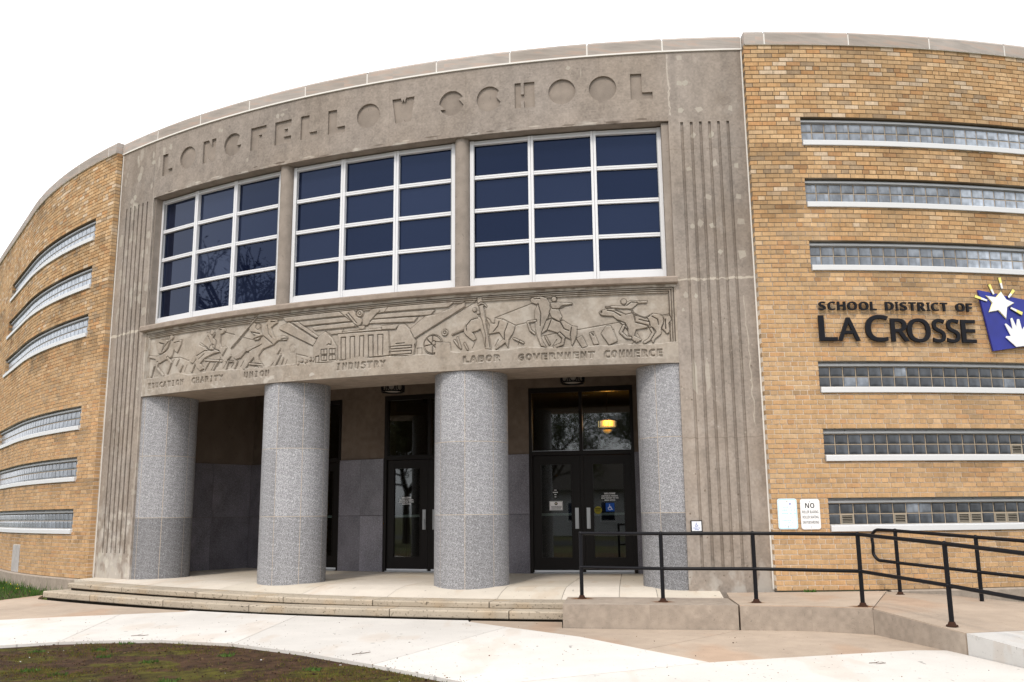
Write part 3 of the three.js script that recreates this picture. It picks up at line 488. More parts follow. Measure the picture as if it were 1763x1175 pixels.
const FRIEZE = `
p 16,71 44,68 55,71 67,75 77,81 77,87 95,92 103,91 101,83 93,70 87,73 84,77 80,66 74,61 61,60 49,56 41,55 34,64 16,68
s4.3 41,56 39,48 57,33
s3.7 31,52 24,34
s4.6 68,63 77,53 69,37
p 34,92 43,97 58,97 71,92 67,82 60,76 52,72 42,73 37,82
c4.0 76,98
g1.5 43,92 57,88 52,75
g1.5 71,93 60,85 54,78
p 206,100 208,96 204,92 198,91 197,75 200,68 209,69 212,66 203,54 199,61 182,59 163,54 152,45 162,36 153,33 144,40 141,47 133,32 129,34 136,47 127,50 140,63 147,78 159,72 179,75 186,88 192,103
p 158,83 168,98 179,100 184,93 180,86 189,80 187,66 177,64 170,71 159,77
c4.5 178,96
g1.3 158,87 169,97
g1.3 169,90 183,68 197,62
r5.4 180,70
g1.3 149,81 166,70 177,64
p 318,103 319,98 312,95 306,91 311,78 315,73 329,76 340,72 339,68 322,69 313,63 291,57 283,47 284,39 294,28 285,27 277,35 274,46 263,36 254,26 250,30 257,43 264,55 256,57 245,47 235,45 228,50 238,54 252,60 269,63 285,67 290,80 295,98 302,105
p 259,101 271,102 283,96 286,85 290,78 279,73 269,75 276,81 264,88
c4.3 280,95
g1.4 264,88 284,83
g1.4 295,100 290,80 311,64
g1.4 269,75 290,79
s1.9 276,111 222,65
g1.1 278,109 226,64
g1.1 242,82 273,73
s2.6 96,57 91,48
s2.6 107,45 102,36
s3.2 172,46 164,35
s3.1 197,50 183,31
s2.8 222,52 212,44 227,42
s2.8 217,42 213,31
s2.8 237,40 232,30
s3.2 163,50 202,45
s3.1 265,35 290,31
g1.3 73,62 98,61 122,53
g1.3 207,93 228,87
r5.7 350,53
s2.7 325,54 321,48
s2.7 327,45 317,28
s2.7 332,38 328,28
p 329,105 452,105 452,98 337,98
p 360,95 460,95 460,88 366,88
p 387,85 471,86 472,79 392,79
p 503,98 509,105 631,105 621,98
p 497,89 503,95 600,95 593,88
p 490,82 495,87 572,86 566,79
p 423,70 419,75 444,76 444,70
p 512,76 542,77 535,70 512,71
p 438,105 463,105 479,87 473,78 466,83
p 479,87 495,104 522,105 516,98 504,97 488,80 481,78
c6.1 474,99
r5.7 474,99
c2.0 474,99
p 472,79 483,79 482,74 474,74
p 444,72 512,73 512,70 444,70
p 436,69 523,68 527,30 439,28
g1.2 443,29 442,63 450,63 451,28
g1.2 459,29 458,63 466,63 467,29
g1.2 475,31 475,63 482,63 482,30
g1.2 491,30 490,63 498,63 499,30
g1.1 507,31 506,63 515,63 515,31
p 391,54 400,67 412,76 423,66 434,49 435,26 393,27
p 529,49 542,76 550,77 560,67 570,48 565,27 529,29
g1.2 390,53 400,68 412,76 423,66
g1.2 542,77 551,77 560,67 569,53
p 324,86 323,91 342,96 396,63 390,54
p 348,96 360,95 399,68 396,66
p 568,53 560,68 584,86 604,88 648,103 648,96
g1.1 568,53 648,96
g1.1 560,68 584,86
g1.2 324,86 390,54
g1.0 406,47 417,47 417,39 406,39 406,47
g1.0 421,47 432,46 432,39 421,39 421,47
g1.0 406,37 417,37 417,29 407,29 406,37
g1.0 421,37 432,37 433,29 421,29 421,37
g1.0 411,47 412,29
g1.0 426,46 427,29
g1.0 416,53 419,55 424,53 424,59
g1.1 526,43 563,43 563,39 526,39 526,43
g1.1 526,35 563,35 563,30 526,30 526,35
g1.1 537,47 551,47
g1.1 568,44 568,29
g1.1 571,29 571,38 579,38 579,28
g1.2 396,27 396,36 402,37 402,27
c14.9 597,42
r13.6 597,42
g1.3 597,55 597,29
g1.3 583,40 610,44
g1.3 586,52 606,32
c2.9 599,44
p 602,45 624,43 626,24 603,25
c4.9 616,59
r2.3 616,59
r7.2 350,53
g1.4 358,26 357,44 379,38
c2.4 363,28
c2.4 369,32
c2.4 377,30
c2.4 385,33
c2.4 391,32
s2.3 628,55 646,61
s2.6 631,46 641,33
p 670,96 677,97 688,30 680,31
p 668,110 674,110 675,101 668,101
s1.8 669,98 673,101 678,99 681,95
c3.0 663,91
c2.5 669,86
g0.8 670,95 680,33
g0.8 677,95 687,31
p 670,80 659,78 650,71 647,63 647,57 651,52 661,44 665,46 663,51 659,57 668,59 672,62 676,51 679,36 680,49 674,75
p 681,78 686,75 689,69 693,68 695,76 704,74 715,69 725,64 722,53 715,43 714,31 710,39 703,34 695,29 699,37 708,44 701,55 685,53 687,65
g0.8 681,78 687,74 689,69 694,68 695,76
g0.7 715,69 709,54 709,43
g0.9 694,77 751,96
g0.9 630,55 645,60
g0.9 630,85 666,104
g0.7 706,75 725,64 741,67
s2.3 636,50 641,34
s2.3 647,41 652,31
s2.4 723,44 737,37
p 749,102 753,104 764,105 773,102 777,94 778,85 773,70 767,57 763,47 765,39 771,29 764,31 759,43 756,57 755,84 760,93 750,97
s2.9 756,69 744,68 748,55 754,50
p 773,70 781,72 791,66 796,68 809,59 817,57 816,45 813,37 809,30 808,39 796,45 785,51 773,55 765,50
s4.0 791,48 797,42 795,33 784,29
p 779,95 788,95 810,93 811,91 799,89 790,85 795,73 791,66 781,71 777,81 780,87
c3.8 784,100
g0.8 779,90 781,86 791,85 795,89 810,91
g0.8 773,69 781,72 791,66 796,68
g0.8 780,71 773,54 765,49
g0.8 809,57 807,46 808,37
g0.9 765,46 785,49
s2.2 770,45 776,33
p 850,77 853,80 864,82 872,82 888,73 899,75 915,67 927,73 939,71 944,63 943,54 938,52 938,43 929,36 926,30 924,35 932,46 927,53 921,53 902,50 899,41 910,35 902,31 893,39 891,50 884,58 870,71 860,72 853,73
s3.7 885,56 880,47 888,39 894,38
s3.5 924,51 927,45 921,35 914,31
p 942,69 952,68 953,63 949,58 950,45 946,43 943,48 940,50 943,58
p 890,90 896,93 908,92 920,92 919,89 906,89 897,81 902,72 918,67 922,60 920,53 919,56 902,61 900,72 896,81 871,83 860,85 867,86 888,85
c4.0 886,92
g0.9 873,80 888,73 899,75
g0.9 897,81 901,72 917,66 927,73
g0.9 901,71 902,61 919,56 921,53
g0.9 907,65 922,61 923,55
g0.9 942,69 943,61 939,52
g0.9 817,53 879,62
p 835,47 841,49 848,31 841,30
p 852,46 860,57 866,57 875,34 863,29
p 816,40 824,44 831,28 824,26
g0.9 840,49 841,43 838,47
c0.7 853,78
s1.6 860,85 865,84
g0.8 939,70 951,72
g1.1 77,50 84,59
g1.1 112,35 118,46
g1.1 132,41 143,53
g1.1 149,53 162,61
g1.1 177,31 185,41
g1.1 192,36 200,48
g1.1 205,32 213,42
g1.1 223,32 229,39
g1.1 244,32 251,42
g1.0 81,88 98,89
g1.0 193,100 200,98
g0.9 306,101 315,100
g1.1 144,59 162,66 181,66
g1.1 256,54 274,60 289,65
g0.9 299,96 303,80 309,74
g1.0 50,97 65,97 72,102
g1.0 335,25 340,36
g1.1 306,27 313,34
g1.0 328,70 340,71
g1.0 465,77 466,80
g1.0 450,99 462,86
g1.0 454,101 469,84
g1.0 492,85 504,97
g1.0 495,87 509,100
g0.7 651,60 650,67 658,76 668,78
g0.7 692,56 699,64 701,71
g0.8 659,33 663,41
g0.8 694,34 699,44
g0.8 729,34 732,42
g0.8 780,30 787,40
g0.7 760,95 764,79 763,61
g0.7 754,102 763,102
g0.7 793,65 798,55 805,52
g0.7 862,80 871,78 881,71
g0.7 876,65 887,60 891,51
g0.7 926,69 934,64 935,56
g0.7 890,86 897,91 906,90
g0.8 835,48 838,49
g0.8 870,52 875,37
g0.8 904,45 908,38
g0.7 945,64 945,50
g0.8 896,30 901,33
`;

/* ---------- upper windows, piers, ledge ---------- */
{
  const bays = [[-34.58, -24.98, -31.42, -28.3], [-24.22, -14.78, -21.1, -18.0], [-14.02, -4.52, -10.92, -7.82]], hb = 4.45, ht = 6.80, rf = R - 0.24, rows = [4.58, 5.11, 5.655, 6.195, 6.73];
  bays.forEach(([a0, a1, m1, m2], b) => {
    const w = sub(school, 'window'), v = [a0, m1, m2, a1], V = (a, h, r = rf) => P(a, r, h), out = (a) => new THREE.Vector3(Math.sin(rad(a)), 0, Math.cos(rad(a)));
    const post = (a, h0, h1, wd, dp, r = rf) => beam(V(a, h0, r), V(a, h1, r), wd, dp, out(a)), dA = (m) => m / rf * 180 / Math.PI;
    const fr = [];
    for (let i = 0; i < 3; i++) {
      const a = v[i] + dA(i ? 0.002 : 0.03), c = v[i + 1] - dA(i < 2 ? 0.002 : 0.03), mid = (a + c) / 2;
      fr.push(beam(V(a, 6.775), V(c, 6.775), 0.05, 0.09, out(mid)), beam(V(a, 4.515), V(c, 4.515), 0.115, 0.10, out(mid)), beam(V(a, 6.742, rf + 0.012), V(c, 6.742, rf + 0.012), 0.02, 0.10, out(mid)));
    }
    fr.push(post(a0 + dA(0.03), 4.455, 6.80, 0.06, 0.12), post(a1 - dA(0.03), 4.455, 6.80, 0.06, 0.12));
    part(w, 'frame', merge(fr), M.alu);
    part(w, 'frame_trim', merge([beam(V(a0 + dA(0.066), 4.575, rf + 0.052), V(a0 + dA(0.066), 6.73, rf + 0.052), 0.012, 0.02, out(a0)), beam(V(a1 - dA(0.066), 4.575, rf + 0.052), V(a1 - dA(0.066), 6.73, rf + 0.052), 0.012, 0.02, out(a1))]), M.steel);
    for (const m of [m1, m2]) part(w, 'mullion', merge([post(m - dA(0.0215), 4.456, 6.796, 0.038, 0.125), post(m + dA(0.0215), 4.456, 6.796, 0.038, 0.125)]), M.alu);
    for (let i = 0; i < 3; i++) for (let k = 0; k < 4; k++) {
      const aa = v[i] + dA(i ? 0.040 : 0.06), cc = v[i + 1] - dA(i < 2 ? 0.040 : 0.06), mid = (aa + cc) / 2;
      if (k) part(w, 'glazing_bar', merge([beam(V(aa, rows[k] + 0.0155, rf + 0.012), V(cc, rows[k] + 0.0155, rf + 0.012), 0.027, 0.075, out(mid)), beam(V(aa, rows[k] - 0.0155, rf + 0.012), V(cc, rows[k] - 0.0155, rf + 0.012), 0.027, 0.07, out(mid))]), M.alu);
      const y0 = rows[k] + (k ? 0.026 : -0.02), y1 = rows[k + 1] - (k < 3 ? 0.026 : -0.005);
      const g = beam(V(aa, (y0 + y1) / 2, rf - 0.005), V(cc, (y0 + y1) / 2, rf - 0.005), y1 - y0, 0.008, out(mid));
      part(w, 'pane', g, M.pane[(i + k * 2 + b) % 4]);
    }
  });
  const pier = (a, w) => { const pr = [], n = 12; const G = new Geo(), c = S(a); for (let i = 0; i <= n; i++) { const t = Math.PI * (i / n); pr.push([-Math.cos(t) * w / 2, -0.16 + 0.11 * Math.sin(t)]); } pr.unshift([-w / 2, -0.34]); pr.push([w / 2, -0.34]);
    for (let i = 0; i + 1 < pr.length; i++) for (let k = 0; k < 4; k++) { const [x0, z0] = pr[i], [x1, z1] = pr[i + 1], a0 = 4.392 + 2.43 * k / 4, a1 = 4.392 + 2.43 * (k + 1) / 4; G.quad([c + x0, a0, z0], [c + x1, a0, z1], [c + x1, a1, z1], [c + x0, a1, z0], [[x0 - z0, a0], [x1 - z1, a0], [x1 - z1, a1], [x0 - z0, a1]]); }
    return bend(G.geo()); };
  part(school, 'window_jamb', bb(S(-4.54), S(-4.2) - 0.001, 4.393, H_WIN, -0.42, -0.045, 0.02), M.concrete); part(school, 'window_jamb', bb(S(-34.6) + 0.001, S(-34.55), 4.393, H_WIN, -0.42, -0.045, 0.008), M.concrete);
  part(school, 'window_pier', pier(-24.6, 0.225), M.concrete); part(school, 'window_pier', pier(-14.4, 0.225), M.concrete);
  part(school, 'ledge', sweep([[-0.38, 4.292], [0.07, 4.292], [0.085, 4.305], [0.085, 4.37], [0.07, 4.392], [-0.38, 4.40]], S(-34.78), S(-4.12)), std({ map: rep(concTile, 3), color: C(1.02, 0.98, 0.95), bumpMap: bump1, bumpScale: 0.004 }));
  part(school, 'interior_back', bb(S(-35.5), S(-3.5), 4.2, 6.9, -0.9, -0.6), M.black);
  part(school, 'roof_deck', (() => { const G = new Geo(); for (let k = 0; k < 40; k++) { const a = -70 + k * 2.5, b = a + 2.5, p = P(a, R - 0.2, 7.9), q = P(b, R - 0.2, 7.9), r = P(b, 3, 7.9), s = P(a, 3, 7.9); G.quad(p.toArray(), q.toArray(), r.toArray(), s.toArray()); } return G.geo(); })(), M.asphalt);
}

/* ---------- carved frieze over the entrance ---------- */
{
  const Wc = 962, Hc = 116, k = 2, cw = Math.round(Wc * k), ch = Math.round(Hc * k), cv = document.createElement('canvas'); cv.width = cw; cv.height = ch;
  const g = cv.getContext('2d'), X = (x) => x * k, Y = (y) => (Hc - y) * k, grey = (v) => `rgb(${v},${v},${v})`, TOP = 200, BG = 96, LINE = 40;
  g.fillStyle = grey(TOP); g.fillRect(0, 0, cw, ch); g.lineCap = 'round'; g.lineJoin = 'round';
  g.fillStyle = grey(BG); g.fillRect(X(15.5), Y(103), X(950) - X(15.5), Y(28) - Y(103));
  g.strokeStyle = grey(LINE); g.lineWidth = 1.1 * k;
  for (const [x, y] of [[6, 111], [9.3, 108], [12.6, 105.2]]) { g.beginPath(); g.moveTo(X(x), Y(31)); g.lineTo(X(x), Y(y)); g.lineTo(X(964 - x), Y(y)); g.lineTo(X(964 - x), Y(31)); g.stroke(); }
  const pts = (s) => s.split(' ').map((p) => p.split(',').map(Number)), path = (p, close) => { g.beginPath(); p.forEach(([x, y], i) => g[i ? 'lineTo' : 'moveTo'](X(x), Y(y))); if (close) g.closePath(); };
  FRIEZE.trim().split('\n').forEach((l, n) => {
    const t = l[0], sp = l.indexOf(' '), w = Number(l.slice(1, sp)) || 0, p = pts(l.slice(sp + 1)), v = TOP - 14 + (n * 37 % 26);
    if (t === 'p') { path(p, true); g.strokeStyle = grey(24); g.lineWidth = 1.7 * k; g.stroke(); g.fillStyle = grey(v); g.fill(); g.strokeStyle = grey(v); g.lineWidth = 0.6 * k; g.stroke(); }
    else if (t === 's') { path(p); g.strokeStyle = grey(24); g.lineWidth = (w + 1.5) * k; g.stroke(); g.strokeStyle = grey(v - 8); g.lineWidth = w * k; g.stroke(); }
    else if (t === 'g') { path(p); g.strokeStyle = grey(LINE); g.lineWidth = Math.max(1.0, w) * k; g.stroke(); }
    else { g.beginPath(); g.arc(X(p[0][0]), Y(p[0][1]), w * k, 0, 7); if (t === 'c') { g.strokeStyle = grey(24); g.lineWidth = 1.6 * k; g.stroke(); g.fillStyle = grey(v + 6); g.fill(); } else { g.strokeStyle = grey(LINE + 30); g.lineWidth = 1.1 * k; g.stroke(); } }
  });
  // the strip of ground with the carved words
  const ter = pts('10,31 66,31 95,35 131,27 177,30 228,29 254,25 287,27 342,27 357,23 387,28 407,25 430,26 445,27 476,31 500,27 523,29 544,26 570,28 601,25 602,45 624,43 626,30 630,29 649,25 678,31 698,27 713,27 735,31 765,29 805,26 824,25 843,29 863,28 880,30 912,28 938,29 958,31');
  path([...ter, [962, 0], [0, 0]], true); g.fillStyle = grey(TOP + 4); g.fill();
  for (const [t, x0, y0, x1, y1] of [['EDUCATION', 16.5, 12, 115.5, 22], ['CHARITY', 133.4, 11.8, 209, 21.8], ['UNION', 253.4, 12, 308.4, 21.8], ['INDUSTRY', 432.9, 11.8, 520.8, 21.9], ['LABOR', 643.5, 11.6, 702.9, 21.2], ['GOVERNMENT', 728, 10.6, 842.9, 20.6], ['COMMERCE', 854, 10, 940, 20.3]]) {
    const n = t.length, pw = (x1 - x0) / n; g.font = `bold ${100}px sans-serif`; g.textBaseline = 'alphabetic';
    for (let i = 0; i < n; i++) { const m = g.measureText(t[i]), w = t[i] === 'I' ? 0.42 : 0.86; g.save(); g.translate(X(x0 + pw * (i + 0.5 - w / 2)), Y(y0)); g.scale(pw * w * k / m.width, (y1 - y0) * k / 73); g.fillStyle = grey(104); g.strokeStyle = grey(104); g.lineWidth = 6; g.fillText(t[i], 0, 0); g.strokeText(t[i], 0, 0); g.restore(); }
  }
  const im = g.getImageData(0, 0, cw, ch).data, hgt = new Float32Array(cw * ch), val = (x, y) => im[(Math.min(ch - 1, Math.max(0, y)) * cw + Math.min(cw - 1, Math.max(0, x))) * 4];
  for (let y = 0; y < ch; y++) for (let x = 0; x < cw; x++) {
    let s = val(x, y) * 4; s /= 4;
    hgt[y * cw + x] = (s - TOP) / 255 * 0.07 + 0.004 * (fbm(x / 40, y / 40, 3, 900) - 0.5) + 0.0012 * (hash(x, y, 901) - 0.5);
  }
  const s0 = S(aL), sw = (S(aR) - s0), hh = 1.16, G = new THREE.BufferGeometry(), pos = new Float32Array(cw * ch * 3), uv = new Float32Array(cw * ch * 2), idx = new Uint32Array((cw - 1) * (ch - 1) * 6);
  for (let y = 0; y < ch; y++) for (let x = 0; x < cw; x++) { const i = y * cw + x, u = x / (cw - 1), v = 1 - y / (ch - 1); pos[i * 3] = s0 + sw * u; pos[i * 3 + 1] = H_LINTEL + hh * v; pos[i * 3 + 2] = hgt[i]; uv[i * 2] = u; uv[i * 2 + 1] = v; }
  let o = 0; for (let y = 0; y + 1 < ch; y++) for (let x = 0; x + 1 < cw; x++) { const i = y * cw + x; idx.set([i, i + cw, i + 1, i + 1, i + cw, i + cw + 1], o); o += 6; }
  G.setAttribute('position', new THREE.BufferAttribute(pos, 3)); G.setAttribute('uv', new THREE.BufferAttribute(uv, 2)); G.setIndex(new THREE.BufferAttribute(idx, 1)); bend(G); G.computeVertexNormals();
  const at = (mx, my) => { const x = Math.min(cw - 1, Math.round(mx * 100 * k * 962 / (sw * 100))), y = Math.min(ch - 1, Math.max(0, Math.round((hh - my) * 100 * k))); return hgt[y * cw + x]; };
  const c = concreteCanvas(2048, 248, sw, hh, [0.315, 0.272, 0.226], 911, { streak: 0.6, paint: (x, y) => {
    const low = at(x, y) < -0.012, n = fbm(x * 7, y * 7, 4, 915), edge = at(x, y) - at(x, y + 0.012);
    let a = sstep(0.42, 0.75, n) * (low ? 0.42 : 0.2) + (low ? 0.16 : 0); if (edge > 0.006) a = Math.max(a, sstep(0.3, 0.6, vnoise(x * 14, y * 14, 917)) * 0.6);
    if (y > 1.115) a = Math.max(a, sstep(0.36, 0.55, fbm(x * 8, y * 20, 3, 919)) * 0.95);
    if (x < 0.3) a = Math.max(a, sstep(0.45, 0.7, fbm(x * 12, y * 8, 3, 921)) * 0.7);
    if (y < 0.12 && x < 4) a = Math.max(a, sstep(0.58, 0.75, fbm(x * 9, y * 12, 3, 923)) * 0.8);
    return a > 0.02 ? [a, 0.47, 0.435, 0.385] : null;
  } });
  part(school, 'carved_frieze', G, std({ map: canvasTex(c.cv), bumpMap: bump1, bumpScale: 0.002 }));
  part(school, 'entrance_lintel', bb(S(aL) + 0.002, S(aR) - 0.002, H_LINTEL, H_LEDGE, -1.14, -0.10), M.soffit);
  part(school, 'lintel_lip', bb(S(aL) + 0.003, S(aR) - 0.003, H_LINTEL + 0.001, H_LINTEL + 0.012, -0.0995, -0.001), M.concrete);
}

/* ---------- granite columns ---------- */
{
  const rc = 0.565, tiers = [[-0.07, 1.018], [1.026, 2.078], [2.086, H_LINTEL - 0.003]], cols = [[-34.68, 0.53, 12], [-24.45, 0.533, 4], [-14.37, 0.56, 7], [-4.35, 0.535, 12]];
  const panel = (r, h0, h1) => { const G = new Geo(), n = 7, half = rad(22.5) - 0.004 / r; for (let i = 0; i < n; i++) { const a = -half + 2 * half * i / n, b = -half + 2 * half * (i + 1) / n, A = [Math.sin(a) * r, Math.cos(a) * r], B = [Math.sin(b) * r, Math.cos(b) * r]; G.tri([A[0], h0, A[1]], [B[0], h0, B[1]], [B[0], h1, B[1]], [a * r, h0], [b * r, h0], [b * r, h1]); G.tri([A[0], h0, A[1]], [B[0], h1, B[1]], [A[0], h1, A[1]], [a * r, h0], [b * r, h1], [a * r, h1]); }
    for (const e of [-half, half]) G.quad([Math.sin(e) * r, h0, Math.cos(e) * r], [Math.sin(e) * (r - 0.03), h0, Math.cos(e) * (r - 0.03)], [Math.sin(e) * (r - 0.03), h1, Math.cos(e) * (r - 0.03)], [Math.sin(e) * r, h1, Math.cos(e) * r], [[0, h0], [0.03, h0], [0.03, h1], [0, h1]]);
    const g = G.geo(), p = g.attributes.position, nn = g.attributes.normal; for (let i = 0; i < n * 6; i++) { const l = Math.hypot(p.getX(i), p.getZ(i)); nn.setXYZ(i, p.getX(i) / l, 0, p.getZ(i) / l); } return g; };
  const shared = tiers.map(([a, b]) => panel(1, a, b));
  cols.forEach(([a, r, off], ci) => {
    const c = sub(school, 'column'), ctr = P(a, R - 0.035 - r, 0), geos = tiers.map(([h0, h1]) => panel(r, h0, h1));
    part(c, 'joint_core', new THREE.CylinderGeometry(r - 0.002, r - 0.002, H_LINTEL + 0.068, 64).translate(ctr.x, (H_LINTEL - 0.072) / 2, ctr.z), M.joint);
    tiers.forEach((t, ti) => { for (let k = 0; k < 8; k++) { const q = hash(ci * 10 + ti, k, 77), mi = ti === 0 ? [3, 1, 4, 3, 1][Math.floor(q * 5)] : [0, 1, 2, 0, 1][Math.floor(q * 5)]; placed(c, 'granite_panel', geos[ti], M.granite[ti === 0 && ci === 0 ? 4 : mi], ctr, new THREE.Quaternion().setFromAxisAngle(Yax, rad(a + off + 22.5 + k * 45))); } });
  });
}

/* ---------- the recessed porch, its wall, doors and lobby ---------- */
const RB = 14.92, HC = 3.52;
const doorBays = [[-35.4, -28.22], [-24.33, -17.15], [-13.28, -6.1]];
{
  const sw = (z0, z1, h0, h1, a0, a1, mat, name, parent = school) => { const k = R; const g = bb(S(a0), S(a1), h0, h1, z0 - k, z1 - k); return part(parent, name, g, mat); };
  // upper wall, ceiling, ends
  const solid = [[-37.8, -35.4], [-28.22, -24.33], [-17.15, -13.28], [-6.1, -1.0]];
  const wallB = [];
  for (const [a, b] of solid) wallB.push(bb(S(a), S(b), 2.075, 3.26, RB - 0.4 - R, RB - R));
  wallB.push(bb(S(-37.8), S(-1.0), 3.262, HC, RB - 0.4 - R, RB - R));
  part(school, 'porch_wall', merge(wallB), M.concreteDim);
  part(school, 'porch_ceiling', bb(S(-38.2), S(-0.6), HC, HC + 0.15, RB - 0.4 - R, -1.142), M.soffit);
  const side = (a, t) => beam(P(a, 14.85, HC / 2), P(a, 16.9, HC / 2), HC, 0.1, new THREE.Vector3(Math.cos(rad(a)) * t, 0, -Math.sin(rad(a)) * t));
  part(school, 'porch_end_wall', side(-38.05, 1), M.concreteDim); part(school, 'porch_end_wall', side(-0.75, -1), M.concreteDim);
  // wainscot panels on the piers and ends
  let wi = 0;
  const wain = (a0, a1, cuts) => { const w = sub(school, 'granite_wainscot'), list = [a0, ...cuts, a1]; for (let i = 0; i + 1 < list.length; i++) for (const [h0, h1] of [[0, 1.018], [1.022, 2.074]]) part(w, 'granite_panel', bb(S(list[i]) + 0.002, S(list[i + 1]) - 0.002, h0, h1, RB - R - 0.3, RB - R + 0.035, 0.004), M.wainscot[wi++ % 3]); };
  wain(-37.8, -35.4, []); wain(-28.22, -24.33, [-26.3]); wain(-17.15, -13.28, [-15.2]); wain(-6.1, -1.0, [-3.5]);
  const we = (a, t) => { const w = sub(school, 'granite_wainscot'); for (const [r0, r1] of [[14.96, 15.85], [15.856, 16.75], [16.756, 17.2]]) for (const [h0, h1] of [[0, 1.018], [1.022, 2.074]]) { const aa = a + t * 0.02; part(w, 'granite_panel', beam(P(aa, r0, (h0 + h1) / 2), P(aa, r1, (h0 + h1) / 2), h1 - h0, 0.05, new THREE.Vector3(Math.cos(rad(a)) * t, 0, -Math.sin(rad(a)) * t)), M.wainscot[wi++ % 3]); } };
  we(-37.9, 1); we(-0.9, -1);

  // one assembly per bay: frame, transom with two panes, two leaves
  const notice = (W0, H0, fn) => { const c = document.createElement('canvas'); c.width = W0; c.height = H0; fn(c.getContext('2d'), W0, H0); return canvasTex(c); };
  const welcome = (() => { const c = document.createElement('canvas'); c.width = 512; c.height = 256; const g = c.getContext('2d'); g.fillStyle = '#000'; g.fillRect(0, 0, 512, 256); g.fillStyle = '#fff'; g.textAlign = 'center'; g.font = 'bold 60px sans-serif'; g.fillText('WELCOME', 256, 58); g.font = 'bold 44px sans-serif'; ['VISITORS & PARENTS', 'MUST REPORT TO THE', 'MAIN OFFICE'].forEach((t, i) => g.fillText(t, 256, 116 + i * 54, 500)); return new THREE.CanvasTexture(c); })();
  const decal = std({ color: C(0.85, 0.85, 0.85), alphaMap: welcome, transparent: true, roughness: 0.6 });
  const chair = (g, x, y, s, col) => { g.strokeStyle = col; g.fillStyle = col; g.lineWidth = s * 0.09; g.lineCap = 'round'; g.lineJoin = 'round'; g.beginPath(); g.arc(x - s * 0.05, y - s * 0.36, s * 0.07, 0, 7); g.fill(); g.beginPath(); g.moveTo(x - s * 0.05, y - s * 0.24); g.lineTo(x - s * 0.03, y + s * 0.05); g.lineTo(x + s * 0.2, y + s * 0.05); g.lineTo(x + s * 0.28, y + s * 0.33); g.lineTo(x + s * 0.38, y + s * 0.3); g.stroke(); g.beginPath(); g.moveTo(x - s * 0.04, y - s * 0.1); g.lineTo(x + s * 0.15, y - s * 0.1); g.stroke(); g.beginPath(); g.arc(x - s * 0.02, y + s * 0.15, s * 0.24, -2.2, -5.9, true); g.stroke(); };
  const blueTex = notice(128, 128, (g) => { g.fillStyle = '#2a55a8'; g.fillRect(0, 0, 128, 128); chair(g, 62, 66, 100, '#dfe6f2'); });
  const whiteTex = notice(256, 176, (g) => { g.fillStyle = '#e4e2e2'; g.fillRect(0, 0, 256, 176); g.strokeStyle = '#222'; g.lineWidth = 5; g.strokeRect(8, 8, 240, 160); g.fillStyle = '#222'; g.beginPath(); g.arc(128, 48, 30, 0, 7); g.fill(); g.fillStyle = '#d8c9b0'; g.beginPath(); g.moveTo(108, 40); g.lineTo(140, 28); g.lineTo(132, 66); g.fill(); g.fillStyle = '#1a1a1a'; g.textAlign = 'center'; for (let i = 0; i < 3; i++) { const r = rng(50 + i); for (let x = 34; x < 222;) { const w = 6 + r() * 12; g.fillRect(x, 94 + i * 24, w, 13); x += w + 4; } } });
  const yellowTex = notice(128, 128, (g) => { g.fillStyle = '#8d8433'; g.fillRect(0, 0, 128, 128); g.fillStyle = '#39361a'; g.fillRect(18, 34, 92, 14); g.fillRect(26, 58, 76, 8); g.fillRect(22, 74, 84, 8); });
  const smallText = (() => { const c = document.createElement('canvas'); c.width = 128; c.height = 192; const g = c.getContext('2d'); g.fillStyle = '#000'; g.fillRect(0, 0, 128, 192); g.fillStyle = '#ddd'; for (const [y, w] of [[18, 44], [62, 96], [104, 40], [150, 30]]) g.fillRect(64 - w / 2, y, w, 16); return new THREE.CanvasTexture(c); })();
  doorBays.forEach(([a0, a1], b) => {
    const am = (a0 + a1) / 2, r0 = RB - 0.07, w = 2 * RB * Math.sin(rad((a1 - a0) / 2)), Mx = frameAt(am, r0, 0), X = w / 2, put = (g) => g.applyMatrix4(Mx);
    const pt = (par, n, g, m) => part(par, n, put(g), m);
    const fr = pt(school, 'door_frame', merge([box(-X, -X + 0.055, 0, 3.258, -0.06, 0.06), box(X - 0.055, X, 0, 3.258, -0.06, 0.06), box(-X + 0.055, X - 0.055, 3.17, 3.258, -0.06, 0.06), box(-X + 0.055, X - 0.055, 2.045, 2.12, -0.06, 0.062), box(-0.03, 0.03, 2.12, 3.17, -0.05, 0.05), box(-0.028, 0.028, 0.02, 2.045, -0.05, 0.02)]), M.bronze);
    pt(fr, 'bead', merge([box(-X + 0.056, -0.032, 2.1205, 2.13, -0.03, 0.03), box(0.032, X - 0.056, 2.1205, 2.13, -0.03, 0.03)]), b === 2 ? M.silver : M.bronze);
    for (const s of [-1, 1]) pt(fr, 'transom_pane', box(Math.min(s * 0.03, s * (X - 0.055)), Math.max(s * 0.03, s * (X - 0.055)), 2.131, 3.168, -0.004, 0.004), M.doorGlass);
    pt(fr, 'threshold', box(-X + 0.06, X - 0.06, 0.002, 0.02, -0.09, 0.09), M.steel);
    for (const s of [-1, 1]) {
      const lo = 0.032, hi = X - 0.058, q = (t) => s * (lo + (hi - lo) * t), bx = (t0, t1, y0, y1, z0, z1) => box(Math.min(q(t0), q(t1)), Math.max(q(t0), q(t1)), y0, y1, z0, z1);
      const leaf = pt(school, 'door', merge([bx(0, 0.17, 0.055, 2.035, -0.022, 0.024), bx(0.85, 1, 0.055, 2.035, -0.022, 0.024), bx(0.17, 0.85, 0.055, 0.27, -0.022, 0.024), bx(0.17, 0.85, 1.88, 2.035, -0.022, 0.024), bx(0.17, 0.195, 0.27, 1.88, 0, 0.03), bx(0.825, 0.85, 0.27, 1.88, 0, 0.03)]), M.bronze);
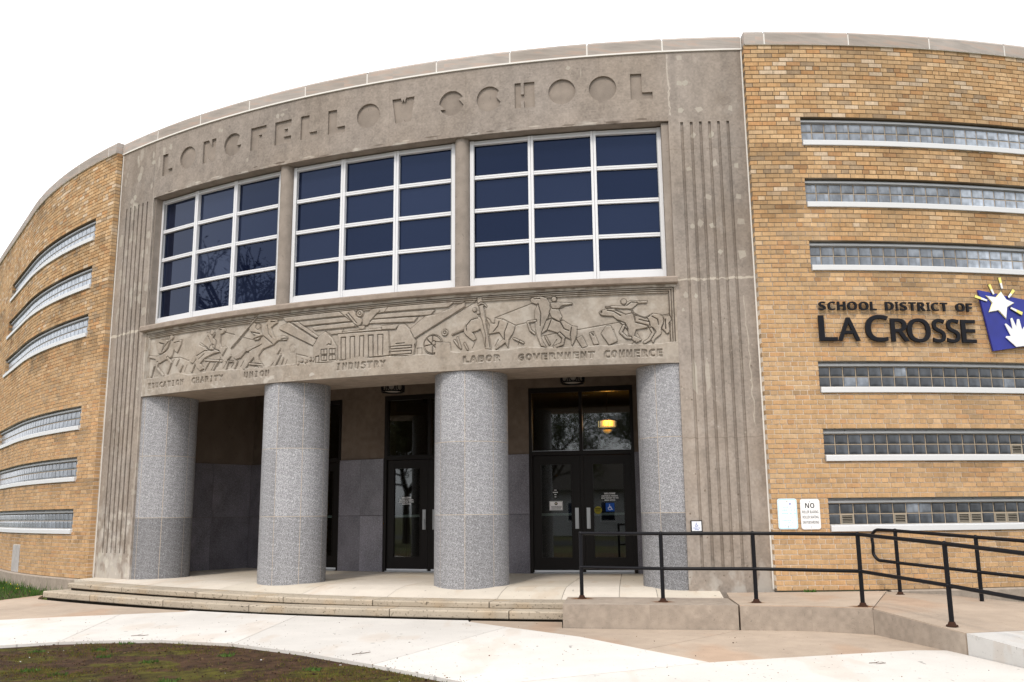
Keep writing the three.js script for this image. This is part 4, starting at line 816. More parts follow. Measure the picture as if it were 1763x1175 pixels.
      pt(leaf, 'pane', bx(0.17, 0.85, 0.27, 1.88, -0.005, 0.003), M.doorGlass);
      pt(leaf, 'kick_strip', bx(0.01, 0.99, 0.024, 0.054, -0.01, 0.028), M.alu);
      pt(leaf, 'handle', merge([bx(0.045, 0.12, 0.76, 1.12, 0.0245, 0.032), bx(0.065, 0.1, 0.78, 0.95, 0.034, 0.06), bx(0.065, 0.1, 1.02, 1.08, 0.034, 0.045)]), M.silver);
      pt(leaf, 'push_bar', merge([bx(0.16, 0.86, 0.985, 1.03, -0.075, -0.045)]), M.alu);
      for (const y of [0.28, 0.75, 1.28, 1.83]) pt(leaf, 'hinge', bx(1.005, 1.03, y, y + 0.12, 0.018, 0.04), M.steel);
      const sheet = (n, t, y, sw2, sh, m) => pt(leaf, n, new THREE.PlaneGeometry(sw2, sh).translate(q(t), y, 0.0075), m);
      if ((b === 2 && s === 1) || (b === 1 && s === -1)) sheet('welcome_lettering', 0.53, b === 2 ? 1.30 : 1.28, 0.34, 0.17, decal);
      if (b === 2 && s === 1) { sheet('wheelchair_sticker', 0.53, 1.125, 0.15, 0.145, std({ map: blueTex })); sheet('round_sticker', 0.28, 1.075, 0.13, 0.13, std({ map: yellowTex })).geometry.dispose(); leaf.children[leaf.children.length - 1].geometry = new THREE.CircleGeometry(0.068, 24).translate(q(0.28), 1.075, 0.0075).applyMatrix4(Mx).translate(-baseOf.get(leaf).x, -baseOf.get(leaf).y, -baseOf.get(leaf).z); }
      if (b === 2 && s === -1) { sheet('paper_notice', 0.52, 1.16, 0.235, 0.16, std({ map: whiteTex })); sheet('small_lettering', 0.53, 1.37, 0.12, 0.17, std({ color: C(0.7, 0.7, 0.7), alphaMap: smallText, transparent: true })); }
    }
  });
  // lobby behind the doors
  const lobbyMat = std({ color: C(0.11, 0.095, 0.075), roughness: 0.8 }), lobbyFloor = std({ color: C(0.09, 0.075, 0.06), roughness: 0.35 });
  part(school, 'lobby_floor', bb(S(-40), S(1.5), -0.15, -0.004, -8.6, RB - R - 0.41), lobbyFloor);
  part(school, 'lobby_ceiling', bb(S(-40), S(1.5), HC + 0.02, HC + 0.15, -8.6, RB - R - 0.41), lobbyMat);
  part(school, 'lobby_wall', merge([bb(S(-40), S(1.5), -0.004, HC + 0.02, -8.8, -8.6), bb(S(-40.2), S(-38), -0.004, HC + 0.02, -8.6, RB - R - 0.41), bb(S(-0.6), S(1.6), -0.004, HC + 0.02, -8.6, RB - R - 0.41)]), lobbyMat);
  part(school, 'lobby_door_frames', merge([-11.5, -20.7, -31.8].flatMap((a) => [-1, 1].map((s) => box(s * 0.5 - 0.45, s * 0.5 + 0.45, 0, 2.1, -0.03, 0.03).applyMatrix4(frameAt(a, 11.6, 0)))).concat([-11.5, -20.7, -31.8].map((a) => box(-1, 1, 2.2, 2.3, -0.03, 0.03).applyMatrix4(frameAt(a, 11.6, 0))))), M.bronze);
}

/* ---------- lamps ---------- */
function ringLamp(a, r, label) {
  const c = P(a, r, 3.215), t = thing('ceiling_lamp', label, 'ceiling lamp', c, 'iron ring lamps under the porch ceiling');
  const bars = [new THREE.TorusGeometry(0.2, 0.013, 8, 40).rotateX(Math.PI / 2).translate(0, 0.135, 0), new THREE.TorusGeometry(0.2, 0.013, 8, 40).rotateX(Math.PI / 2).translate(0, 0.005, 0)];
  for (let k = 0; k < 8; k++) { const q = k * Math.PI / 4; bars.push(new THREE.TorusGeometry(0.058, 0.008, 6, 20).translate(0, 0.07, 0.2).rotateY(q), new THREE.CylinderGeometry(0.008, 0.008, 0.13, 6).translate(0, 0.07, 0.2).rotateY(q + Math.PI / 8)); }
  bars.push(new THREE.CylinderGeometry(0.03, 0.05, 0.06, 16).translate(0, HC - 3.215 - 0.035, 0), new THREE.CylinderGeometry(0.012, 0.012, 0.2, 8).translate(0, 0.2, 0));
  part(t, 'iron_ring', merge(bars), M.iron, true);
  part(t, 'lamp_shade', new THREE.LatheGeometry([[0.001, 0.0], [0.1, 0.004], [0.15, 0.018], [0.165, 0.03], [0.165, 0.12], [0.155, 0.12]].map((p) => new THREE.Vector2(...p)), 32), std({ color: C(0.34, 0.31, 0.28), roughness: 0.5 }), true);
}
ringLamp(-9.85, 15.7, 'black iron ring lamp under the porch ceiling in front of the right hand double doors');
ringLamp(-22.0, 15.7, 'black iron ring lamp under the porch ceiling left of the third column');
{
  const c = new THREE.Vector3(1.98, 2.86, -19.2), t = thing('lobby_lamp', 'lit amber drum lamp seen through the glass above the right hand doors', 'lamp', c);
  const glow = std({ color: C(0.8, 0.5, 0.15), emissive: C(1.0, 0.68, 0.30), emissiveIntensity: 0.85 });
  part(t, 'lamp_shade', new THREE.CylinderGeometry(0.19, 0.19, 0.12, 32, 1, true), glow, true);
  part(t, 'lamp_bowl', new THREE.SphereGeometry(0.1, 20, 10, 0, 6.3, 1.8, 1.3).translate(0, -0.1, 0), std({ color: C(0.7, 0.42, 0.14), emissive: C(0.5, 0.25, 0.05) }), true);
  part(t, 'lamp_band', merge([0, 1, 2, 3, 4, 5].map((k) => box(-0.008, 0.008, -0.07, 0.07, 0.19, 0.2).rotateY(k * 1.047))), M.bronze, true);
  part(t, 'stem', new THREE.CylinderGeometry(0.01, 0.01, 0.6, 6).translate(0, 0.36, 0), M.bronze, true);
  const l = new THREE.PointLight(0xffb050, 1.6, 0, 2); l.position.copy(c).add(new THREE.Vector3(0, 0, 0.3)); l.castShadow = true; scene.add(l);
}

/* ---------- signs on the brick ---------- */
const fontThin = await new FontLoader().loadAsync('fonts/droid/droid_sans_regular.typeface.json');
const font = await new FontLoader().loadAsync('fonts/droid/droid_sans_bold.typeface.json');
{
  const zc = FACE + 0.012, t = thing('wall_lettering', 'black raised metal lettering in two lines on the right brick wing', 'sign', P(5.6, R + FACE, 3.4)), mat = phys({ color: C(0.006, 0.006, 0.009), roughness: 0.45, specularIntensity: 0.35 });
  const letter = (ch, a0, a1, h0, h1) => {
    const big = h1 - h0 > 0.2, g = new TextGeometry(ch, { font: big ? fontThin : font, size: 1, depth: 0.026, curveSegments: 10, bevelEnabled: big, bevelSize: 0.022, bevelThickness: 0.002, bevelSegments: 1 }); g.computeBoundingBox(); const b = g.boundingBox, s0 = S(a0), s1 = S(a1);
    g.translate(-b.min.x, -b.min.y, 0); g.scale((s1 - s0) / (b.max.x - b.min.x), (h1 - h0) / (b.max.y - b.min.y), 1); g.translate(s0, h0, zc + 0.02); part(t, 'letter', bend(g.index ? g.toNonIndexed() : g), mat);
  };
  // first line, spread over its measured width
  const line = 'SCHOOL DISTRICT OF', wd = { S: 0.86, C: 0.92, H: 1.0, O: 1.16, L: 0.74, D: 1.05, I: 0.34, T: 0.9, R: 0.95, F: 0.76, ' ': 0.62 }; let tot = 0; for (const ch of line) tot += wd[ch] + 0.22; tot -= 0.22;
  let x = 0; for (const ch of line) { if (ch !== ' ') { const a0 = 2.05 + 7.25 * x / tot, a1 = 2.05 + 7.25 * (x + wd[ch]) / tot; letter(ch, a0, a1, 3.832, 3.957); } x += wd[ch] + 0.22; }
  for (const l of [['L', 1.99, 2.81, 3.385, 3.755], ['A', 2.83, 3.84, 3.385, 3.725], ['C', 4.1, 5.19, 3.375, 3.765], ['R', 5.27, 6.12, 3.38, 3.715], ['O', 6.04, 7.15, 3.37, 3.72], ['S', 7.24, 7.86, 3.37, 3.72], ['S', 7.92, 8.56, 3.37, 3.72], ['E', 8.64, 9.35, 3.375, 3.712]]) letter(...l);
}
{
  const t = thing('star_emblem', 'blue tilted panel with white star and raised hand beside the black lettering', 'sign', P(11.2, R + FACE, 3.7));
  const blue = tile(128, 128, (u, v) => { const k = 0.8 + 0.5 * fbm(u * 5, v * 5, 3, 77, 5); return [0.014 * k, 0.022 * k, 0.235 * k]; });
  const bm = std({ map: rep(blue, 1), roughness: 0.5 }), wm = std({ color: C(0.82, 0.82, 0.82), roughness: 0.5 }), ym = std({ color: C(0.85, 0.76, 0.22), roughness: 0.5 }), km = std({ color: C(0.01, 0.01, 0.015) });
  const ext = (pts, z, d, name, m) => { const sh = new THREE.Shape(pts.map(([a, h]) => new THREE.Vector2(S(a), h))), g = new THREE.ExtrudeGeometry(sh, { depth: d, bevelEnabled: false }).translate(0, 0, z); part(t, name, bend(g), m); };
  const z0 = FACE + 0.03, quadP = [[9.66, 4.16], [10.12, 3.262], [13.2, 3.41], [13.05, 3.99]];
  ext(quadP, z0, 0.03, 'panel', bm);
  const star = [[10.80, 4.139], [11.02, 4.029], [11.40, 3.983], [11.02, 3.916], [10.91, 3.749], [10.57, 3.866], [10.11, 3.838], [10.31, 3.968], [10.04, 4.072], [10.52, 4.053]];
  const grow = (p, k) => { const c = p.reduce((q, r) => [q[0] + r[0] / p.length, q[1] + r[1] / p.length], [0, 0]); return p.map((q) => [c[0] + (q[0] - c[0]) * k, c[1] + (q[1] - c[1]) * k]); };
  ext(grow(star, 1.06), z0 + 0.031, 0.004, 'star_edge', ym); ext(star, z0 + 0.0355, 0.012, 'star', wm);
  const hand = [[11.28, 3.329], [10.80, 3.460], [10.83, 3.484], [11.06, 3.485], [10.82, 3.654], [10.88, 3.672], [11.20, 3.581], [11.14, 3.745], [11.23, 3.758], [11.40, 3.624], [11.49, 3.74], [11.59, 3.742], [11.68, 3.579], [11.85, 3.646], [11.93, 3.65], [11.80, 3.404], [11.86, 3.352]];
  ext(hand, z0 + 0.0315, 0.012, 'hand', wm);
  const ray = (a0, h0, a1, h1, w0, w1) => { const dx = (a1 - a0) * 0.318, dy = h1 - h0, l = Math.hypot(dx, dy), nx = -dy / l / 0.318, ny = dx / l; const q = (k, w) => [a0 + (a1 - a0) * k + nx * w, h0 + (h1 - h0) * k + ny * w]; ext([q(-0.02, w0 + 0.008), q(-0.02, -w0 - 0.008), q(1.02, -w1 - 0.008), q(1.02, w1 + 0.008)], z0 + 0.031, 0.003, 'ray_edge', km); ext([q(0.5, (w0 + w1) / 2), q(0.5, -(w0 + w1) / 2), q(1, -w1), q(1, w1)], z0 + 0.0345, 0.012, 'ray', ym); ext([q(0, w0), q(0, -w0), q(0.499, -(w0 + w1) / 2), q(0.499, (w0 + w1) / 2)], z0 + 0.0345, 0.012, 'ray', wm); };
  ray(10.88, 4.19, 10.80, 4.356, 0.012, 0.02); ray(10.41, 4.10, 10.23, 4.245, 0.012, 0.02); ray(10.03, 4.002, 9.45, 4.062, 0.012, 0.02); ray(11.16, 4.06, 11.48, 4.175, 0.012, 0.022); ray(11.22, 3.905, 11.78, 3.825, 0.012, 0.025);
}
function rulesSign(name, label, a0, a1, h0, h1, paint, tint) {
  const am = (a0 + a1) / 2, w = S(a1) - S(a0), h = h1 - h0, t = thing(name, label, 'sign', P(am, R + FACE, h0)), c = document.createElement('canvas'); c.width = 384; c.height = 576; paint(c.getContext('2d'));
  const rr = (x, y, r) => { const s = new THREE.Shape(); s.moveTo(-x + r, -y); s.lineTo(x - r, -y); s.absarc(x - r, -y + r, r, -Math.PI / 2, 0); s.lineTo(x, y - r); s.absarc(x - r, y - r, r, 0, Math.PI / 2); s.lineTo(-x + r, y); s.absarc(-x + r, y - r, r, Math.PI / 2, Math.PI); s.lineTo(-x, -y + r); s.absarc(-x + r, -y + r, r, Math.PI, Math.PI * 1.5); return s; };
  const Mx = frameAt(am, R + FACE + 0.012, (h0 + h1) / 2), plate = new THREE.ExtrudeGeometry(rr(w / 2, h / 2, 0.035), { depth: 0.004, bevelEnabled: true, bevelSize: 0.001, bevelThickness: 0.001, curveSegments: 8 }).applyMatrix4(Mx);
  part(t, 'plate', plate, M.alu);
  const face = new THREE.ShapeGeometry(rr(w / 2 - 0.004, h / 2 - 0.004, 0.032), 8); reuv(face, (x, y) => [x / w + 0.5, y / h + 0.5]); face.translate(0, 0, 0.0062).applyMatrix4(Mx);
  part(t, 'printed_face', face, std({ map: canvasTex(c), roughness: 0.45 }));
  part(t, 'bolts', merge([-1, 1].map((s) => new THREE.SphereGeometry(0.008, 8, 6).translate(0, s * (h / 2 - 0.035), 0.007).applyMatrix4(Mx))), M.steel);
}
const round = (g, x, y, w, h, r) => { g.beginPath(); g.moveTo(x + r, y); g.arcTo(x + w, y, x + w, y + h, r); g.arcTo(x + w, y + h, x, y + h, r); g.arcTo(x, y + h, x, y, r); g.arcTo(x, y, x + w, y, r); g.closePath(); };
rulesSign('faded_sign', 'white metal sign with faded pale blue border and print, left on the brick', -0.33, 0.52, 0.782, 1.196, (g) => {
  g.fillStyle = '#eef1f2'; g.fillRect(0, 0, 384, 576); g.strokeStyle = '#93cfe6'; g.lineWidth = 13; round(g, 18, 18, 348, 540, 34); g.stroke();
  const r = rng(5); g.fillStyle = 'rgba(160,225,228,0.9)'; for (const [y, x0, x1, h] of [[150, 110, 250, 22], [205, 60, 330, 24], [270, 80, 320, 24], [355, 90, 300, 18], [400, 80, 300, 18], [445, 130, 310, 18], [500, 120, 280, 14]]) for (let x = x0; x < x1;) { const w = 8 + r() * 26; if (r() > 0.25) g.fillRect(x, y, w, h); x += w + 6; }
  g.fillStyle = 'rgba(120,130,190,0.8)'; g.beginPath(); g.moveTo(225, 80); g.lineTo(270, 84); g.lineTo(262, 118); g.lineTo(236, 128); g.fill();
});
rulesSign('rules_sign', 'white metal sign with NO in large black letters over three lines of print', 0.65, 1.5, 0.778, 1.186, (g) => {
  g.fillStyle = '#f0f0f0'; g.fillRect(0, 0, 384, 576); g.strokeStyle = '#a6a8b0'; g.lineWidth = 5; round(g, 20, 20, 344, 536, 32); g.stroke(); g.fillStyle = '#0a0a0a'; g.textAlign = 'center'; g.font = 'bold 132px sans-serif'; g.fillText('NO', 186, 172); g.font = 'bold 76px sans-serif'; ['ROLLER BLADING', 'ROLLER SKATING', 'SKATEBOARDING'].forEach((t, i) => { g.fillText(t, 192, 272 + i * 98, 320); });
});
{
  const am = -3.77, t = thing('door_opener_plate', 'small white plate with blue wheelchair symbol on the concrete beside the right column', 'sign', P(am, R, 0.77)), Mx = frameAt(am, R + 0.001, 0.835), c = document.createElement('canvas'); c.width = 128; c.height = 128; const g = c.getContext('2d');
  g.fillStyle = '#dfe2e8'; g.fillRect(0, 0, 128, 128); g.strokeStyle = '#2b4fa0'; g.fillStyle = '#2b4fa0'; g.lineWidth = 6; g.beginPath(); g.arc(60, 22, 6, 0, 7); g.fill(); g.beginPath(); g.moveTo(60, 30); g.lineTo(62, 50); g.lineTo(78, 50); g.lineTo(84, 66); g.stroke(); g.beginPath(); g.arc(60, 56, 16, -2.2, -5.9, true); g.stroke(); g.font = 'bold 22px sans-serif'; g.textAlign = 'center'; g.fillText('PRESS TO', 64, 98, 104); g.fillText('OPEN', 64, 120, 60);
  part(t, 'housing', box(-0.078, 0.078, -0.078, 0.078, 0, 0.03).applyMatrix4(Mx), M.black); part(t, 'plate', box(-0.066, 0.066, -0.066, 0.066, 0.0301, 0.036).applyMatrix4(Mx), M.alu);
  part(t, 'printed_face', new THREE.PlaneGeometry(0.125, 0.125).translate(0, 0, 0.0375).applyMatrix4(Mx), std({ map: canvasTex(c) }));
}
{
  const m = W(-21.9, 6.62, FACE), c = new THREE.Vector3(m.x, m.y, m.z), t = thing('flood_light', 'small dark floodlight on a bracket high on the left brick wing', 'light', c), o = new THREE.Vector3(Math.sin(m.a), 0, Math.cos(m.a)), q = (k, y) => c.clone().addScaledVector(o, k).add(new THREE.Vector3(0, y, 0));
  part(t, 'bracket', merge([rod(q(0, 0.2), q(0.14, 0.2), 0.015), rod(q(0.14, 0.22), q(0.14, 0), 0.015)]), M.iron);
  part(t, 'lamp_head', merge([new THREE.BoxGeometry(0.2, 0.14, 0.16).rotateX(0.5).rotateY(m.a).translate(...q(0.18, -0.04).toArray())]), M.iron);
}

/* ---------- steps, porch floor ---------- */
const interp = (t) => (x) => { if (x <= t[0][0]) return t[0][1]; for (let i = 1; i < t.length; i++) if (x <= t[i][0]) return t[i - 1][1] + (t[i][1] - t[i - 1][1]) * (x - t[i - 1][0]) / (t[i][0] - t[i - 1][0]); return t[t.length - 1][1]; };
const hU = interp([[-36, -0.024], [-31, -0.046], [-26, -0.068], [-21, -0.098], [-17, -0.108], [-9, -0.116]]);
const hL = interp([[-37, -0.142], [-32, -0.150], [-27, -0.17], [-22, -0.188], [-16, -0.19], [-9, -0.197]]);
const gnd = (x, z) => -0.31 - 0.012 * (z + 12);
const lift = (g, fn) => { const p = g.attributes.position; for (let i = 0; i < p.count; i++) { const s = p.getX(i); p.setY(i, p.getY(i) + fn(s / R * 180 / Math.PI)); } g.computeVertexNormals(); return g; };
{
  const steps = thing('entrance_steps', 'two curved pitted stone steps running across the front of the columns', 'steps', P(-22, 19.25, -0.31));
  const stone = (r0, r1, a0, a1, fn, th, i) => { const c = 0.012; return part(steps, 'step_stone', bend(lift(sweepFlat([[r0 - R, -th], [r1 - R - 0.012, -th], [r1 - R - 0.004, -th + 0.01], [r1 - R, -c * 1.5], [r1 - R - c, 0], [r0 - R, 0]], S(a0) + 0.007, S(a1) - 0.007, 0.25), fn)), M.stone[i % 4]); };
  const uj = [-36, -31.46, -26.48, -21.65, -17.36, -12.35, -8.6], lj = [-36.6, -32.55, -27.51, -22.71, -16.2, -11.36, -8.6];
  for (let i = 0; i < 6; i++) stone(18.5, 18.95, uj[i], uj[i + 1], hU, 0.08, i + 1);
  for (let i = 0; i < 6; i++) stone(18.4, 19.25, lj[i], lj[i + 1], hL, 0.1, i * 3);
  part(steps, 'shadow_gap', merge([bend(lift(bb0(18.3, 18.90, -35.9, -8.6, -0.2, -0.079), hU)), bend(lift(bb0(18.3, 19.19, -36.5, -8.6, -0.3, -0.099), hL))]), std({ color: C(0.03, 0.024, 0.018) }));
  function bb0(r0, r1, a0, a1, h0, h1) { return sweepFlat(boxProf(r0 - R, r1 - R, h0, h1), S(a0), S(a1), 0.3); }
  // porch floor slabs, falling gently to the step edge
  const fl = new THREE.Group(); fl.name = 'porch_floor'; fl.userData.kind = 'structure'; scene.add(fl); baseOf.set(fl, new THREE.Vector3());
  const floorH = (a, r) => hU(a) * Math.pow(clamp((r - 17.95) / 0.55), 1.2);
  const cuts = [-38, -35.2, -31.46, -26.48, -21.65, -17.36, -12.35, -9.6, -7.2, -5.6, -2.9], rr = [14.4, 16.6, 18.496];
  for (let i = 0; i + 1 < cuts.length; i++) for (let j = 0; j < 2; j++) {
    const G = new Geo(), n = 6, m = 6, s0 = S(cuts[i]) + 0.003, s1 = S(cuts[i + 1]) - 0.003, r0 = rr[j] + 0.003, r1 = rr[j + 1] - 0.003;
    for (let a = 0; a < n; a++) for (let b = 0; b < m; b++) { const f = (u, v) => { const s = s0 + (s1 - s0) * u / n, r = r0 + (r1 - r0) * v / m; return [s, floorH(s / R * 57.2958, r), r - R]; }, A = f(a, b), B = f(a, b + 1), Cc = f(a + 1, b + 1), D = f(a + 1, b); G.quad(A, B, Cc, D, [A, B, Cc, D].map((p) => [p[0], p[2]])); }
    for (let a = 0; a < n; a++) { const sa = s0 + (s1 - s0) * a / n, sb = s0 + (s1 - s0) * (a + 1) / n, h = (s) => floorH(s / R * 57.2958, r1); G.quad([sa, h(sa) - 0.08, r1 - R], [sb, h(sb) - 0.08, r1 - R], [sb, h(sb), r1 - R], [sa, h(sa), r1 - R]); }
    part(fl, 'slab', bend(G.geo()), M.terrace[(i + j * 2) % 3]);
  }
  part(fl, 'bedding', bend(lift(sweepFlat(boxProf(14.3 - R, 18.45 - R, -0.3, -0.14), S(-38), S(-2.9), 0.4), (a) => hU(a) * 0.5)), M.kerb);
}

/* ---------- paving, ramp, lawn ---------- */
const V2 = (x, z) => new THREE.Vector2(x, z);
function slabGeo(poly, top, drop, uvm = 1, gap = 0.004, sub2 = 0) {   // poly of [x, z]; top(x, z) height
  let pts = poly.map(([x, z]) => V2(x, -z)); if (THREE.ShapeUtils.isClockWise(pts)) pts.reverse();
  const n = pts.length, ins = pts.map((p, i) => { const a = pts[(i + n - 1) % n], b = pts[(i + 1) % n], d1 = p.clone().sub(a).normalize(), d2 = b.clone().sub(p).normalize(), nn = V2(-d1.y - d2.y, d1.x + d2.x); const l = nn.length() || 1; return p.clone().addScaledVector(nn, gap / l * Math.min(2, 2 / l)); });
  const G = new Geo(), T = (p) => [p.x, top(p.x, -p.y), -p.y];
  for (const f of THREE.ShapeUtils.triangulateShape(ins, [])) { const [a, b, c] = f.map((i) => ins[i]); G.tri(T(a), T(b), T(c), [a.x, a.y], [b.x, b.y], [c.x, c.y]); }
  ins.forEach((p, i) => { const q = ins[(i + 1) % n], P0 = T(p), Q0 = T(q), l = p.distanceTo(q), k = p.x * 0.7 + p.y * 0.7; G.quad([P0[0], P0[1] - drop, P0[2]], [Q0[0], Q0[1] - drop, Q0[2]], Q0, P0, [[k, -drop], [k + l, -drop], [k + l, 0], [k, 0]]); });
  return G.geo();
}
const arcPts = (r, a0, a1, n = 12) => Array.from({ length: n + 1 }, (_, i) => { const p = P(a0 + (a1 - a0) * i / n, r, 0); return [p.x, p.z]; });
const walk = new THREE.Group(); walk.name = 'front_walk'; walk.userData.kind = 'structure'; scene.add(walk); baseOf.set(walk, new THREE.Vector3());
const apron = new THREE.Group(); apron.name = 'entrance_apron'; apron.userData.kind = 'structure'; scene.add(apron); baseOf.set(apron, new THREE.Vector3());
const soil = [[-16, -6.4], [-11, -8.3], [-7.4, -9.75], [-5.63, -10.43], [-5.1, -10.65], [-4.54, -10.72], [-3.94, -10.70], [-3.07, -10.38], [-2.17, -9.74], [-1.34, -8.98], [-0.86, -8.51], [-0.44, -8.09], [0.02, -7.55], [0.7, -6.4], [1.25, -5.0], [1.6, -3.4], [1.75, -1.6], [1.8, 0.6], [1.8, 4]];
{
  const iS = (i, j) => soil.slice(i, j + 1);
  const st = 19.30, L = [[-16, -9.9], [-6.9, -12.74], [-6.25, -13.0], [-5.5, -13.22], [-4.73, -13.47]];
  const pale = [
    [...iS(0, 4), [-5.5, -13.22], L[2], L[1], L[0]],
    [...iS(4, 7), ...arcPts(st, -20.2, -25.7, 5), L[4], L[3]],
    [...iS(7, 9), [-0.1, -11.52], [-0.58, -12.05], ...arcPts(st, -12.9, -20.2, 6)],
    [...iS(9, 11), [-0.15, -7.98], [1.81, -8.92], [0.73, -10.64], [-0.1, -11.52]],
    [[-0.13, -7.98], ...iS(12, 18), [5.4, 4], [5.3, -3], [5.0, -6], [4.48, -8.46], [4.33, -9.17], [4.27, -9.46], [3.96, -9.49], [3.29, -9.32], [2.56, -9.13], [1.81, -8.92]],
  ];
  pale.forEach((p, i) => part(walk, 'slab', slabGeo(p, gnd, 0.05), M.pale[i % 3]));
  const pink = [
    [...L.slice(0, 4), L[4], ...arcPts(st, -25.9, -29.5, 4), [-6.3, -13.1]].slice(0, 0),
    [L[1], L[2], L[3], L[4], ...arcPts(st, -25.8, -36.7, 8), [-7.95, -15.8], [-8.1, -16.25], [-8.36, -15.5], [-8.6, -14.2], [-9.2, -12.0]],
    [L[0], L[1], [-9.2, -12.0], [-8.6, -14.2], [-12, -13.3], [-16, -12]],
    [...arcPts(st, -12.8, -9.3, 3), [0.57, -11.38], [1.59, -11.19], [2.61, -11.06], [1.3, -9.7], [0.73, -10.64], [-0.1, -11.5], [-0.58, -12.03]],
    [[2.61, -11.06], [3.41, -10.91], [3.99, -10.58], [4.2, -9.75], [4.26, -9.5], [3.96, -9.49], [3.29, -9.32], [2.56, -9.13], [1.81, -8.92], [1.3, -9.7]],
  ].filter((p) => p.length);
  pink[2].splice(0, 0);
  pink[2] = pink[2]; 
  pink.forEach((p, i) => part(apron, 'slab', slabGeo(p, (x, z) => gnd(x, z) - 0.003, 0.05), M.pink[i % 3]));
}
// ground under everything, bed of thin lawn in front, road behind
const soilTex = (() => { const N = 1024; return tile(N, N, (u, v) => {
  const a = fbm(u * 10, v * 10, 5, 201, 10), b = fbm(u * 40, v * 40, 3, 205, 40), gm = sstep(0.48, 0.62, fbm(u * 7, v * 9, 4, 207, 7, 9)) * 0.85 * (0.5 + b), k = 0.30 + 1.35 * b + 0.35 * (hash(u * N | 0, v * N | 0, 209) - 0.5);
  const so = [0.078 * k, 0.043 * k, 0.024 * k], gr = [0.092 * k, 0.082 * k, 0.014 * k]; const w = vnoise(u * 260, v * 260, 211, 260) > 0.985 ? 0.2 : 0;
  return so.map((s, i) => (s + (gr[i] - s) * clamp(gm)) * (0.75 + 0.5 * a) + w * 0.5); }); })();
struct('ground', (() => { const G = new Geo(), N = 24, q = (i) => Math.sign(i) * Math.pow(Math.abs(i) / N, 2) * 420; for (let i = -N; i < N; i++) for (let j = -N; j < N; j++) { const x = [q(i), q(i + 1)], z = [q(j), q(j + 1)], y = (zz) => gnd(0, clamp(zz, -40, 9)) - 0.055; G.quad([x[0], y(z[1]), z[1]], [x[1], y(z[1]), z[1]], [x[1], y(z[0]), z[0]], [x[0], y(z[0]), z[0]], [[x[0], z[1]], [x[1], z[1]], [x[1], z[0]], [x[0], z[0]]]); } return G.geo(); })(), std({ map: rep(soilTex, 5), color: C(0.75, 1.15, 0.8) }));
struct('lawn_bed', (() => { const G = new Geo(), n = 60, inside = soil; const pts = [...soil, [-16, 4]].map(([x, z]) => V2(x, -z)); const tri = slabGeo([...soil, [-16, 4]], (x, z) => gnd(x, z) - 0.028, 0.02, 1, 0.012); return tri; })(), std({ map: rep(soilTex, 3.1), bumpMap: rep(grain, 0.35), bumpScale: 0.02 }));
struct('road', new THREE.PlaneGeometry(400, 8).rotateX(-Math.PI / 2).translate(0, gnd(0, 9) - 0.045, 18), M.asphalt);

// ramp
{
  const ramp = thing('entrance_ramp', 'low concrete wheelchair ramp and landing with a black handrail', 'ramp', new THREE.Vector3(3.5, -0.33, -11));
  const flat = () => -0.046, dir = [0.24, 0.971], slope = (x, z) => -0.05 - 0.063 * Math.max(0, (x - 3.99) * dir[0] + (z + 10.58) * dir[1]), low = 0.42;
  const wallArc = arcPts(R + FACE + 0.01, 4.2, -2.7, 6);
  const block = (p, t, m, dr = low) => part(ramp, 'slab', slabGeo(p, t, dr, 1, 0.005), m);
  block([[0.57, -11.39], [1.59, -11.19], [2.61, -11.06], [2.69, -11.97], [1.65, -12.2], [0.69, -12.38]], flat, M.kerb);
  block([[2.62, -11.06], [3.41, -10.91], [3.99, -10.58], [5.0, -12.72], ...wallArc, [2.72, -12.0]], flat, M.pink[0]);
  part(ramp, 'face', merge([slabGeo([[2.625, -11.054], [3.41, -10.904], [3.985, -10.574], [3.93, -10.64], [3.40, -10.955], [2.63, -11.11]], () => -0.056, 0.4, 1, 0)]), M.kerb);
  const far = (x, z) => slope(x, z);
  block([[3.99, -10.58], [4.33, -9.17], [6.75, -9.75], [6.1, -10.95], [5.5, -12.2], [5.0, -12.72]], far, M.pink[1]);
  part(ramp, 'face', slabGeo([[3.992, -10.574], [4.33, -9.175], [4.39, -9.19], [4.05, -10.58]], (x, z) => far(x, z) - 0.012, 0.4, 1, 0).translate(-0.004, 0, 0), M.kerb);
  block([[4.33, -9.165], [4.48, -8.46], [4.75, -7.2], [5.1, -5.5], [8.2, -6.2], [6.75, -9.745]], far, M.newConc);
  const rustTex = (() => { const c = document.createElement('canvas'); c.width = c.height = 64; const g = c.getContext('2d'), im = g.createImageData(64, 64); for (let y = 0; y < 64; y++) for (let x = 0; x < 64; x++) { const d = Math.hypot(x - 32, y - 32) / 32, v = clamp((1 - d * (0.8 + 0.6 * fbm(x / 9, y / 9, 3, 5))) * 1.6) * 200, i = (y * 64 + x) * 4; im.data[i] = im.data[i + 1] = im.data[i + 2] = v; im.data[i + 3] = 255; } g.putImageData(im, 0, 0); return new THREE.CanvasTexture(c); })();
  const rustMat = std({ color: C(0.23, 0.10, 0.035), alphaMap: rustTex, transparent: true });
  const rust = (x, z, y, sx, sz) => part(ramp, 'rust_stain', new THREE.PlaneGeometry(sx, sz).rotateX(-Math.PI / 2).translate(x, y + 0.003, z), rustMat);
  rust(0.86, -12.09, -0.046, 0.42, 0.3); rust(1.81, -11.55, -0.046, 0.34, 0.3); rust(2.89, -11.33, -0.046, 0.25, 0.2); rust(3.95, -10.76, -0.046, 0.4, 0.3);
}
